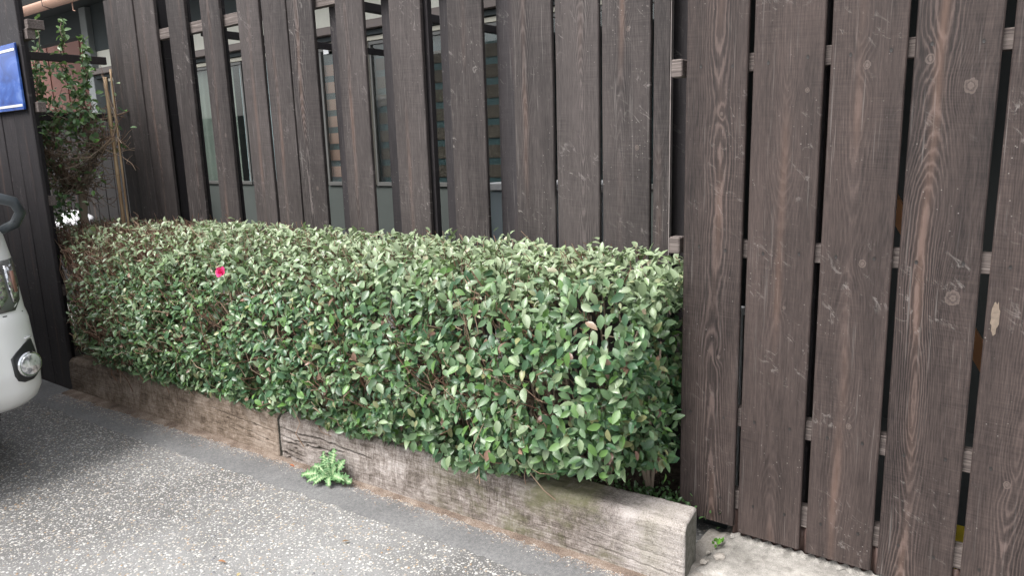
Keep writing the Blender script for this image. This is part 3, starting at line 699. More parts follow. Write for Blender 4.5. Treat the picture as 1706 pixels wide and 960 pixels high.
tag(br.build('diagonal_brace', M['orange_wood']), 'orange-brown diagonal timber seen through the right fence gaps', 'timber')
o = MB().tube([(-0.775, 2.30, 0.10), (-0.775, 2.30, 0.74)], 0.014, 10).tube([(-0.775, 2.30, 0.735), (-0.775, 2.30, 0.76)], 0.019, 10).build('white_pipe', M['white'], smooth=False)
tag(o, 'white capped plastic pipe standing behind the first gap of the right fence', 'pipe')
M['yellow'] = plain('yellow_plastic', (0.55, 0.42, 0.03), 0.5)
o = MB().box(-0.16, -0.05, 2.24, 2.40, 0.062, 0.14, 0.01).build('yellow_crate', M['yellow'])
tag(o, 'yellow plastic crate low behind the right fence', 'crate')

# ------------------------------------------------------------------ house behind the far fence
HS = thing('house', 'house with pale plaster wall, brown lintel and windows behind the far fence', 'house', (-4.0, 4.0, 0))
def H(n, mat, *bx):
    mb = MB()
    for b in bx: mb.box(b[0] + 4.0, b[1] + 4.0, b[2] - 4.0, b[3] - 4.0, b[4], b[5], b[6] if len(b) > 6 else 0)
    return mb.build(n, mat, HS)
M['plaster'] = plain('cream_plaster', (0.62, 0.62, 0.55), 0.9, 0.2, var=0.10, scale=14)
M['lintel'] = plain('brown_metal_trim', (0.12, 0.095, 0.085), 0.45)
M['sash'] = plain('cream_sash', (0.46, 0.44, 0.36), 0.45)
M['sash_dark'] = plain('grey_sash', (0.10, 0.10, 0.095), 0.4)
M['soffit'] = plain('soffit_boards', (0.035, 0.045, 0.048), 0.8)
M['wall_low'] = plain('grey_render', (0.07, 0.08, 0.075), 0.9, 0.2)
H('wall', M['plaster'], (-8.42, -0.95, 4.0, 4.1, 2.235, 2.425))
H('soffit_shade', M['soffit'], (-8.42, -0.95, 3.99, 4.1, 2.428, 2.90))  # added dark panel standing in for soffit shade under the eave
H('wall', M['wall_low'], (-8.42, -0.95, 4.0, 4.1, 0.0, 1.018))
H('corner_post', plain('grey_corner', (0.22, 0.24, 0.24), 0.7), (-8.56, -8.422, 3.93, 4.12, 0.0, 2.88, 0.004))
H('side_canopy', M['soffit'], (-12.0, -8.565, 4.0, 4.12, 2.62, 3.0))
H('lintel', M['lintel'], (-8.42, -0.95, 3.90, 3.998, 2.172, 2.232, 0.004))
H('lintel', M['soffit'], (-8.42, -0.95, 3.95, 3.998, 2.136, 2.169))
H('end_wall', M['wall_low'], (-1.0, -0.95, 4.102, 6.0, 0, 2.85))
def curtain(x0, x1, y, z0, z1, amp, pitch):
    V = []; F = []; n = int((x1 - x0) / 0.012)
    for i in range(n + 1):
        x = x0 + (x1 - x0) * i / n; yy = y + amp * math.sin(x * 6.283 / pitch) + amp * 0.5 * math.sin(x * 6.283 / (pitch * 2.7) + 1)
        V += [(x + 4, yy - 4.0, z0), (x + 4, yy - 4.0 + 0.4 * amp * mn.noise((x * 9, 0, 0)), z1)]
        if i: F.append((2 * i - 2, 2 * i, 2 * i + 1, 2 * i - 1))
    return mesh('curtain', V, F, True)
def thin_glass():
    n = N('window_glass'); g1 = n.new('ShaderNodeBsdfTransparent'); g1.inputs[0].default_value = (0.90, 0.93, 0.92, 1)
    g2 = n.new('ShaderNodeBsdfGlossy'); g2.inputs['Roughness'].default_value = 0.03
    fr = n.new('ShaderNodeFresnel'); n.L(n.M('MULTIPLY_ADD', n.new('ShaderNodeNewGeometry').outputs['Backfacing'], 1 / 1.5 - 1.5, 1.5), fr.inputs[0])
    mx = n.new('ShaderNodeMixShader'); n.L(fr.outputs[0], mx.inputs[0]); n.L(g1.outputs[0], mx.inputs[1]); n.L(g2.outputs[0], mx.inputs[2]); n.L(mx.outputs[0], n.out.inputs[0])
    return n.m
M['glass'] = thin_glass()
M['curtain'] = plain('sage_curtain', (0.21, 0.23, 0.205), 0.9, 0.2)
M['curtain_blue'] = plain('pale_blue_curtain', (0.42, 0.52, 0.56), 0.9, 0.2)
M['blind_brown'] = plain('brown_blind', (0.22, 0.125, 0.095), 0.8)
M['blind_dim'] = plain('brown_blind_dimmed', (0.05, 0.036, 0.028), 0.8)  # same brown blind, dimness behind the reflecting window put into the colour
M['teal'] = plain('teal_gap', (0.026, 0.048, 0.054), 0.5)
units = [(-8.2, -6.9), (-6.88, -5.83), (-5.81, -4.80), (-4.78, -4.235), (-4.21, -3.30), (-3.28, -1.6)]
H('head_rail', M['sash'], (-8.2, -1.6, 3.975, 4.016, 2.098, 2.130, 0.002))
for i, (a, b) in enumerate(units):
    f = H('window', M['sash_dark'], (a, b, 3.985, 4.015, 2.070, 2.096, 0.002), (a, b, 3.985, 4.015, 1.02, 1.050, 0.002), (a, a + 0.022, 3.987, 4.013, 1.052, 2.069), (b - 0.022, b, 3.987, 4.013, 1.052, 2.069))
    MB().box(a + 4.022, b + 3.978, 0.0, 0.004, 1.052, 2.068).build('pane', M['glass'], f)
H('stile', M['sash'], (-4.232, -4.212, 3.975, 4.016, 1.03, 2.097, 0.002))
H('room_back', M['teal'], (-8.42, -1.0, 4.85, 4.9, 0.6, 2.6))
link('curtain', curtain(-8.2, -6.02, 4.045, 1.05, 2.12, 0.012, 0.10), M['curtain'], HS)
link('curtain', curtain(-5.98, -5.45, 4.05, 0.9, 2.10, 0.02, 0.14), M['curtain_blue'], HS)
for k in range(7):
    z1 = 1.974 - k * 0.1335
    H('blind_slat', M['blind_brown'], (-4.86, -4.30, 4.030, 4.033, z1 - 0.085, z1))
    H('blind_slat', M['blind_dim'], (-4.19, -3.02, 4.034, 4.037, z1 - 0.085, z1))
H('blind_sheet', M['teal'], (-4.88, -3.0, 4.040, 4.043, 1.0, 2.115))
H('sticker', M['white'], (-4.715, -4.655, 3.981, 3.984, 2.05, 2.088))
sx0, sx1 = -12.0, -0.9
pts = [(3.43, 2.84), (4.02, 2.905), (6.4, 4.0), (6.4, 4.1), (3.38, 2.93)]
V = [(x + 4, y - 4.0, z) for x in (sx0, sx1) for (y, z) in pts]
F = [tuple(range(4, -1, -1)), tuple(range(5, 10))] + [(k, (k + 1) % 5, 5 + (k + 1) % 5, 5 + k) for k in range(5)]
link('roof', mesh('roof', V, F), M['soffit'], HS)
def gutter():
    V = []; F = []; R = 0.055
    n = 12; xs = [sx0 + 4, -7.915 + 4, -7.905 + 4, sx1 + 4]
    for x in xs:
        for k in range(n + 1):
            a = math.pi * k / n; V.append((x, -0.62 - R * math.cos(a), 2.795 - R * math.sin(a) * 1.2))
    for i in range(len(xs) - 1):
        for k in range(n): a = i * (n + 1) + k; F.append((a, a + n + 1, a + n + 2, a + 1))
    return mesh('gutter', V, F, True)
M['copper'] = plain('copper_brown_gutter', (0.50, 0.30, 0.22), 0.4, 0.5, var=0.06)
go = link('gutter', gutter(), M['copper'], HS); go.modifiers.new('t', 'SOLIDIFY').thickness = 0.003
MB().tube([(-3.91, -0.69, 2.80), (-3.91, -0.69, 2.74), (-3.91, -0.62, 2.722), (-3.91, -0.555, 2.76)], 0.004, 6).build('gutter_joint', M['soffit'], HS)
MB().tube([(-3.5, -0.60, 2.735), (-3.5, -0.60, 2.66), (-3.46, -0.60, 2.65)], 0.005, 6).build('gutter_hook', M['copper'], HS)

# condenser unit behind the far fence
AC = thing('condenser_unit', 'pale blue-grey outdoor unit with white top, behind the far fence', 'air conditioner', (-1.85, 2.80, 0.10))
M['ac'] = plain('grey_blue_panel', (0.42, 0.50, 0.54), 0.5, var=0.05)
MB().box(-0.33, 0.29, 0.0, 0.26, 0.42, 0.985, 0.004).build('casing', M['ac'], AC)
MB().box(-0.34, 0.30, -0.012, 0.27, 0.988, 1.025, 0.004).build('lid', M['white'], AC)
MB().box(-0.30, -0.22, 0.02, 0.24, 0.0, 0.42).build('leg', M['sash_dark'], AC)
MB().box(0.18, 0.26, 0.02, 0.24, 0.0, 0.42).build('leg', M['sash_dark'], AC)

# neighbour's red-brown building and sky-side planting beyond
NB = thing('neighbour_building', 'red-brown clad building beyond the gap left of the far fence', 'building', (-13.6, 7.0, 0))
M['redbrown'] = plain('red_brown_cladding', (0.20, 0.088, 0.07), 0.7, var=0.08, scale=2)
mb = MB(); mb.box(-9, 0.4, 0, 5, 0, 4.6); mb.build('wall', M['redbrown'], NB)
for k in range(13): MB().box(-9 + 0.72 * k, -8.97 + 0.72 * k, -0.018, -0.001, 0, 4.6).build('cover_strip', M['redbrown'], NB)
MB().box(-9.4, 0.8, -0.5, 5.4, 4.604, 4.75).build('roof', M['soffit'], NB)
w_ = MB().box(-2.4, -1.3, -0.05, -0.002, 0.9, 2.1).build('window', M['sash_dark'], NB)
MB().box(-2.32, -1.38, -0.056, -0.051, 0.98, 2.02).build('pane', M['teal'], w_)
SF = thing('screen_fence', 'dark low board screen behind the straggly shrub', 'fence', (-9.4, 3.3, 0))
for k in range(15): board(SF, 0.19 * k, 0.19 * k + 0.18, 0, 0.02, 1.69, 0.02, M['black_board'], 6.1 * k + 300, (), 0)
MB().box(0, 2.85, 0.022, 0.06, 1.5, 1.55).build('rail', M['rail'], SF)

def loft(secs, name, mat, parent, smooth=True, cap=True):
    V = []; F = []; n = len(secs[0])
    for s in secs: V += [tuple(p) for p in s]
    for i in range(len(secs) - 1):
        for k in range(n): F.append((i * n + k, i * n + (k + 1) % n, (i + 1) * n + (k + 1) % n, (i + 1) * n + k))
    if cap: F.append(tuple(range(n - 1, -1, -1))); F.append(tuple((len(secs) - 1) * n + k for k in range(n)))
    return link(name, mesh(name, V, F, smooth), mat, parent)
M['rubber'] = plain('tyre_rubber', (0.02, 0.02, 0.021), 0.8)
# white sack seen under the shrub
bm = bmesh.new(); bmesh.ops.create_icosphere(bm, subdivisions=4, radius=1)
for v in bm.verts:
    c = v.co.copy(); q = 1 + 0.10 * mn.noise(c * 1.7) + 0.05 * mn.noise(c * 5)
    v.co = Vector((c.x * 0.17 * q, c.y * 0.15 * q, 0.725 + c.z * 0.115 * q - 0.05 * max(0, c.z) * abs(c.x)))
me = bpy.data.meshes.new('white_sack'); bm.to_mesh(me); bm.free(); me.polygons.foreach_set('use_smooth', [True] * len(me.polygons))
tag(link('white_sack', me, plain('white_sacking', (0.68, 0.68, 0.70), 0.6, var=0.03), None, (-7.13, 3.0, 0)), 'white bulging sack glimpsed under the straggly shrub', 'sack')
PB = thing('planter_box', 'dark wooden box under the white sack, behind the straggly shrub', 'box', (-7.13, 3.0, 0))
for k in range(4): MB().box(-0.30, 0.30, -0.17, -0.15, 0.02 + 0.15 * k, 0.165 + 0.15 * k, 0.002).build('plank', M['black_board'], PB)
for sx in (-0.30, 0.28): MB().box(sx, sx + 0.02, -0.148, 0.16, 0.02, 0.61, 0.002).build('side', M['black_board'], PB)
MB().box(-0.30, 0.30, -0.17, 0.16, 0.612, 0.625, 0.002).build('lid', M['black_board'], PB)

# ------------------------------------------------------------------ leaves
def leaf_template(rows=4):
    ts = [0.0, 0.16, 0.42, 0.70, 0.90, 1.0]; ws = [0.0, 0.62, 1.0, 0.78, 0.34, 0.0]
    V = []; 
    for t, wd in zip(ts, ws):
        dz = -0.22 * t * t
        if wd == 0: V.append((0, t, dz))
        else: V += [(-0.5 * wd, t, dz + 0.10 * wd), (0, t, dz), (0.5 * wd, t, dz + 0.10 * wd)]
    F = [(0, 2, 1), (0, 3, 2)]
    for k in range(3):
        a = 1 + 3 * k; F += [(a, a + 1, a + 4), (a, a + 4, a + 3), (a + 1, a + 2, a + 5), (a + 1, a + 5, a + 4)]
    F += [(10, 11, 13), (11, 12, 13)]
    return np.array(V, float), np.array(F, int)
LT, LFc = leaf_template()
def leaf_mat(name, tr=0.25):
    n = N(name); base = n.attr('tint', 'GEOMETRY', 'Color'); P = n.coord()
    bf = n.new('ShaderNodeNewGeometry').outputs['Backfacing']
    v = n.noise(P, 160, 2); k = n.M('MULTIPLY_ADD', v, 0.35, 0.82)
    col = n.mix(1.0, base, n.comb(k, k, k), 'MULTIPLY')
    col = n.mix(n.M('MULTIPLY', bf, 0.45), col, (0.16, 0.21, 0.11))
    n.fin(col, n.M('MULTIPLY_ADD', bf, 0.2, 0.33), n.bump(v, 0.0006, 0.4), 0.6)
    tl = n.new('ShaderNodeBsdfTranslucent'); n.L(n.mix(0.5, col, (0.12, 0.24, 0.03)), tl.inputs[0])
    mx = n.new('ShaderNodeMixShader'); mx.inputs[0].default_value = tr
    n.L(n.b.outputs[0], mx.inputs[1]); n.L(tl.outputs[0], mx.inputs[2]); n.L(mx.outputs[0], n.out.inputs[0])
    return n.m
M['leaf'] = leaf_mat('camellia_leaf')
PAL = np.array([(0.085, 0.165, 0.056), (0.050, 0.116, 0.044), (0.135, 0.225, 0.086), (0.215, 0.290, 0.125), (0.108, 0.215, 0.044), (0.23, 0.24, 0.09), (0.24, 0.14, 0.085)]) * np.array((0.97, 0.97, 1.22))
PW = np.array([0.27, 0.24, 0.22, 0.13, 0.08, 0.04, 0.02])
def leaf_cloud(P, A, Nn, Ln, Wd, cols):
    """P base points, A axis dirs, Nn normals, length, width, colours -> mesh arrays"""
    A = A / np.linalg.norm(A, axis=1, keepdims=True)
    S = np.cross(A, Nn); S /= np.linalg.norm(S, axis=1, keepdims=True) + 1e-9
    U = np.cross(S, A)
    T = LT
    V = P[:, None] + S[:, None] * (T[None, :, 0:1] * Wd[:, None, None]) + A[:, None] * (T[None, :, 1:2] * Ln[:, None, None]) + U[:, None] * (T[None, :, 2:3] * Ln[:, None, None])
    n = len(P); F = (LFc[None] + (np.arange(n) * len(T))[:, None, None]).reshape(-1, 3)
    return V.reshape(-1, 3), F, np.repeat(cols, len(T), 0)
def unit(a): return a / (np.linalg.norm(a, axis=1, keepdims=True) + 1e-9)
def rand_dirs(n): return unit(rng.normal(size=(n, 3)))
def nz(P, f, s=0.0): return np.array([mn.noise((p[0] * f + s, p[1] * f, p[2] * f)) for p in P])

# hedge envelope: s = x along, section goes bottom front -> up the face -> over the top -> back
HX0, HX1 = -5.05, -0.892
SEC = np.array([(1.86, 0.16), (1.745, 0.235), (1.705, 0.36), (1.70, 0.52), (1.725, 0.68), (1.775, 0.80), (1.86, 0.885), (1.97, 0.925), (2.12, 0.935), (2.30, 0.93)])
seg = np.linalg.norm(np.diff(SEC, axis=0), axis=1); cum = np.concatenate([[0], np.cumsum(seg)])
def env(x, t):
    """surface point and outward normal for arrays x, t in 0..1"""
    d = t * cum[-1]; i = np.clip(np.searchsorted(cum, d, side='right') - 1, 0, len(seg) - 1)
    q = (d - cum[i]) / seg[i]
    yz = SEC[i] * (1 - q)[:, None] + SEC[i + 1] * q[:, None]
    tg = unit(SEC[i + 1] - SEC[i]); nrm = np.stack([-tg[:, 1], tg[:, 0]], 1)     # outward: -y on the face, +z on top
    foot = 1.765 + (x + 2.556) * 0.036
    y = yz[:, 0] + (foot - 1.81) * np.clip((2.3 - yz[:, 0]) / 0.6, 0, 1) + 0.0
    z = yz[:, 1] * 1.0 - np.clip((-4.0 - x) / 1.0, 0, 1) * 0.04 * (yz[:, 1] > 0.6)
    lump = np.array([mn.noise((a * 2.6, b * 3, c * 3.2)) for a, b, c in zip(x, y, z)])
    y = y + nrm[:, 0] * lump * 0.045; z = z + nrm[:, 1] * lump * 0.02
    # lower edge rises and falls
    low = np.clip((0.44 - z) / 0.2, 0, 1); z = z + low * (0.035 * np.array([mn.noise((a * 3.1, 9, 1)) for a in x]) + 0.03 * np.clip((-3.3 - x), 0, 1) + 0.10 * np.clip((x + 1.55) / 0.7, 0, 1))
    return np.stack([x, y, z], 1), np.stack([np.zeros_like(x), nrm[:, 0], nrm[:, 1]], 1)
def hedge_points(n, deep):
    x = rng.uniform(HX0, HX1, n); t = rng.random(n)
    # right end cap gets a share of the points
    P, Nr = env(x, t)
    endk = rng.random(n) < 0.06
    t2 = rng.random(n); Pe, _ = env(np.full(n, HX1), t2)
    fr = rng.random(n) ** 0.7; Pe[:, 1] = Pe[:, 1] + (2.28 - Pe[:, 1]) * (1 - fr) * 0.9; Pe[:, 2] = 0.3 + (Pe[:, 2] - 0.3) * rng.uniform(0.2, 1, n)
    Pe[:, 0] = HX1 - 0.05 * (1 - np.abs(rng.random(n))) + 0.015 * rng.normal(size=n)
    P[endk] = Pe[endk]; Nr[endk] = (1, 0, 0)
    dep = deep[0] + (deep[1] - deep[0]) * rng.random(n) ** 1.3
    spr = np.array([max(0, mn.noise((a * 16, b * 16, 3)) + 0.15) for a, b, c in P])
    dep = np.where((Nr[:, 2] > 0.6), dep - spr * 0.075 * rng.random(n), dep)
    # rounded corner at right end
    rc = np.clip((P[:, 0] - (HX1 - 0.12)) / 0.12, 0, 1) ** 2
    P = P - Nr * dep[:, None] - np.array([0, 0, 1.0]) * (rc * 0.05 * (P[:, 2] > 0.7))[:, None] + np.array([0, 1.0, 0]) * (rc * 0.07 * (P[:, 1] < 1.85))[:, None]
    bad = (P[:, 0] < -2.51 * P[:, 1]) & (P[:, 1] < 1.82)
    P[bad, 0] = rng.uniform(-4.0, -3.2, int(bad.sum()))
    return P, Nr, dep, endk
def orient(n, Nr, P):
    # leaves hang outward and down on the face, spread outward and up on top
    out = Nr.copy(); out = out + np.array([0.0, 0, 0.15])
    A = out * 0.45 + rand_dirs(n) * 0.75 + np.array([0.25, -0.1, 0]) * 0.3 + np.array([0, 0, -0.35]) * (Nr[:, 2:3] < 0.5)
    Nn = Nr * 0.8 + np.array([0.15, -0.25, 0.75]) + rand_dirs(n) * 0.55
    return A, Nn
def leaf_cols(n, P):
    c = PAL[rng.choice(len(PAL), n, p=PW)] * rng.uniform(0.65, 1.3, n)[:, None]
    # sky sheen painted paler into the top leaf colour, the far end browner
    top = np.clip((P[:, 2] - 0.72) / 0.2, 0, 1)[:, None]; far = np.clip((-2.8 - P[:, 0]) / 1.8, 0, 1)[:, None]
    c = c * 1.12 * (1 - 0.56 * top) + np.array((0.42, 0.48, 0.31)) * 0.56 * top
    c = c * (1 - 0.3 * far) + np.array((0.19, 0.195, 0.12)) * 0.3 * far
    return c
def density_keep(P, gap=0.0):
    # sparser at the far end, holes here and there
    h = np.array([mn.noise((a * 5.5, b * 4, c * 6.5 + 20)) for a, b, c in P])
    far = np.clip((-3.25 - P[:, 0]) / 0.9, 0, 1)
    pr = np.clip(1.0 - 0.66 * far - np.clip(h - 0.12, 0, 1) * 3.6 * (0.75 + far), 0.04, 1)
    return rng.random(len(P)) < pr
def make_hedge():
    t = thing('hedge', 'clipped green camellia hedge growing behind the timber sleepers', 'hedge', (0, 0, 0))
    P, Nr, dep, ek = hedge_points(38000, (0.0, 0.15)); k = density_keep(P); P, Nr = P[k], Nr[k]
    # one stem end carries a few leaves: cluster half of them
    n = len(P); A, Nn = orient(n, Nr, P)
    ln = 0.021 + 0.026 * rng.random(n) ** 1.2 * (1 - 0.12 * np.clip(-2.5 - P[:, 0], 0, 1.5)); wd = ln * rng.uniform(0.40, 0.62, n)
    keep = P[:, 2] > 0.155
    near = (P[:, 0] > -1.55) & (P[:, 1] < 1.80)
    cols = leaf_cols(n, P)
    V, F, C = leaf_cloud(P[keep] - unit(A)[keep] * ln[keep, None] * 0.5, A[keep], Nn[keep], ln[keep], wd[keep], cols[keep])
    o = link('leaves', npmesh('leaves', V, F, True, C), M['leaf'], t); o['kind'] = 'stuff'
    # the largest, nearest leaves one by one
    var = []
    for q in range(10):
        c = PAL[q % 5] * rng.uniform(0.85, 1.2)
        V1, F1, C1 = leaf_cloud(np.zeros((1, 3)), np.array([[0, 1.0, 0]]), np.array([[0, 0, 1.0]]), np.array([1.0]), np.array([0.5 + 0.02 * (q % 4)]), np.array([c]))
        V1[:, 2] *= 0.6 + 0.12 * q % 1
        var.append(npmesh('leaf', V1, F1, True, C1)); var[-1].materials.append(M['leaf'])
    cnt = 0; placed = []
    while cnt < 300:
        x = np.array([HX1 - 0.02 - 1.0 * rng.random() ** 1.3]); tt = np.array([rng.uniform(0.10, 0.66)])
        Pp, Nq = env(x, tt); p0 = Pp[0] + Nq[0] * rng.uniform(0.0, 0.018)
        rc = max(0, (p0[0] - (HX1 - 0.12)) / 0.12) ** 2
        p0 = p0 + np.array([0, 0.07 * rc, 0])
        if any((p0[0] - a[0]) ** 2 + (p0[1] - a[1]) ** 2 + (p0[2] - a[2]) ** 2 < 0.022 ** 2 for a in placed): 
            if rng.random() < 0.9: continue
        placed.append(p0)
        A1 = unit(np.array([[rng.normal() * 0.55, -0.45 + rng.normal() * 0.25, -0.55 + rng.normal() * 0.45]]))[0]
        N1 = unit(np.array([[rng.normal() * 0.35 + 0.2, -0.75 + rng.normal() * 0.25, 0.55 + rng.normal() * 0.3]]))[0]
        S1 = np.cross(A1, N1); S1 /= np.linalg.norm(S1); U1 = np.cross(S1, A1)
        L1 = rng.uniform(0.036, 0.050)
        mt = Matrix(((S1[0], A1[0], U1[0], p0[0] - A1[0] * L1 / 2), (S1[1], A1[1], U1[1], p0[1] - A1[1] * L1 / 2), (S1[2], A1[2], U1[2], p0[2] - A1[2] * L1 / 2), (0, 0, 0, 1))) @ Matrix.Scale(L1, 4)
        o = bpy.data.objects.new('leaf', var[int(rng.integers(10))]); COL.objects.link(o); o.parent = t; o.matrix_local = mt
        cnt += 1
    # stems and twigs
    tw = []
    def chain(p, q, r0, r1, wob, k=4):
        pts = []
        for i in range(k + 1):
            s = i / k; b = p * (1 - s) + q * s + (rng.normal(size=3) * wob * math.sin(math.pi * s) if 0 < i < k else 0)
            pts.append(b)
        tw.append((np.array(pts), np.linspace(r0, r1, k + 1)))
    for k in range(46):
        x = HX0 + (HX1 - 0.12 - HX0) * (k + rng.random()) / 46; y = 2.06 + rng.normal() * 0.05 + (0.10 if x > -1.6 else 0)
        root = np.array([x, y, 0.08])
        for q in range(5):
            top = np.array([min(x + rng.normal() * 0.12, -0.93), max(y - 0.16, rng.uniform(1.84, 2.25)), rng.uniform(0.4, 0.84)]); chain(root, top, 0.010, 0.004, 0.02)
    ntw = 11000
    P, Nr, dep, ek = hedge_points(ntw, (0.0, 0.05))
    far = np.clip((-2.9 - P[:, 0]) / 1.0, 0, 1); keep = rng.random(ntw) < (0.36 + 0.64 * far)
    keep &= ~ek & ((P[:, 2] > 0.42) | (rng.random(ntw) < 0.15))
    for i in np.nonzero(keep)[0]:
        tip = P[i] + Nr[i] * rng.uniform(-0.02, 0.028)
        l = rng.uniform(0.06, 0.22); base = tip - (Nr[i] * 0.55 + np.array([0.0, -0.1, 0.55]) + rng.normal(size=3) * 0.35) * l
        base[1] = max(base[1], P[i][1] + 0.02)
        if tip[0] > -1.2 and (l > 0.11 or rng.random() < 0.5): continue
        if tip[0] < -4.36 and min(tip[1], base[1]) < 1.80: continue
        r = rng.uniform(0.0009, 0.0019); chain(base, tip, r * 1.6, r * 0.9, 0.012, 3)
    V, F, C = tubes(tw, 4)
    o = link('twigs', npmesh('twigs', V, F, True, C), M['twig'], t); o['kind'] = 'stuff'
    # pink blossom
    bl = MB(); cc = Vector((-2.815, 1.735, 0.800)); ax = Vector((0.4, -0.85, 0.35)).normalized(); u = ax.orthogonal().normalized(); v = ax.cross(u)
    for ring, (nn, op, ln_) in enumerate(((6, 0.95, 0.030), (5, 0.55, 0.024), (3, 0.25, 0.017))):
        for k in range(nn):
            a = 6.283 * k / nn + ring * 0.5; dr = (u * math.cos(a) + v * math.sin(a))
            ti = Vector(rng.normal(size=3)) * 0.003
            fw = (dr * math.sin(op) + ax * math.cos(op)); sd_ = dr.cross(ax)
            rowp = []
            for tt_, w_, cu in ((0, 0.15, 0), (0.35, 0.7, 0.05), (0.7, 1.0, 0.12), (0.95, 0.55, 0.05)):
                b = cc + fw * ln_ * tt_ - ax * 0.0 + ax * cu * ln_ * 1.2 * tt_ + ti * tt_
                rowp += [b - sd_ * ln_ * 0.42 * w_ + ax * 0.003 * w_, b, b + sd_ * ln_ * 0.42 * w_ + ax * 0.003 * w_]
            Fk = []
            for r0 in range(3):
                a0 = r0 * 3; Fk += [(a0, a0 + 1, a0 + 4, a0 + 3), (a0 + 1, a0 + 2, a0 + 5, a0 + 4)]
            bl.add(rowp, Fk)
    n = N('pink_petal'); pk = n.fin(n.ramp(n.noise(n.coord(), 60, 2), [(0.3, (0.62, 0.02, 0.14)), (0.7, (0.85, 0.09, 0.28))]), 0.5)
    b = bl.build('blossom', pk, t, smooth=True); b['label'] = 'single bright pink open flower'
    return t
def tubes(tw, n=4, colr=None):
    VV = []; FF = []; CC = []; off = 0
    ang = np.arange(n) * 2 * math.pi / n
    for pts, rad in tw:
        k = len(pts); t = np.gradient(pts, axis=0); t = unit(t)
        ref = np.array([0.3, 0.5, 0.81]); a = unit(np.cross(t, ref)); b = np.cross(t, a)
        R = pts[:, None] + (a[:, None] * np.cos(ang)[None, :, None] + b[:, None] * np.sin(ang)[None, :, None]) * rad[:, None, None]
        VV.append(R.reshape(-1, 3)); i = np.arange(k - 1)[:, None] * n; j = np.arange(n)[None]
        f = np.stack([i + j, i + (j + 1) % n, i + n + (j + 1) % n, i + n + j], 2).reshape(-1, 4) + off
        FF.append(f); off += k * n
        if rad[0] > 0.003: c = np.array((0.30, 0.24, 0.185))
        else: c = np.array([(0.20, 0.115, 0.08), (0.27, 0.18, 0.13), (0.15, 0.085, 0.06), (0.34, 0.25, 0.18)][int(rng.integers(4))])
        CC.append(np.repeat((c * rng.uniform(0.8, 1.25))[None], k * n, 0))
    return np.concatenate(VV), np.concatenate(FF), np.concatenate(CC)
M['twig'] = tint_mat('bark_twig', 0.8, 0.2)
make_hedge()

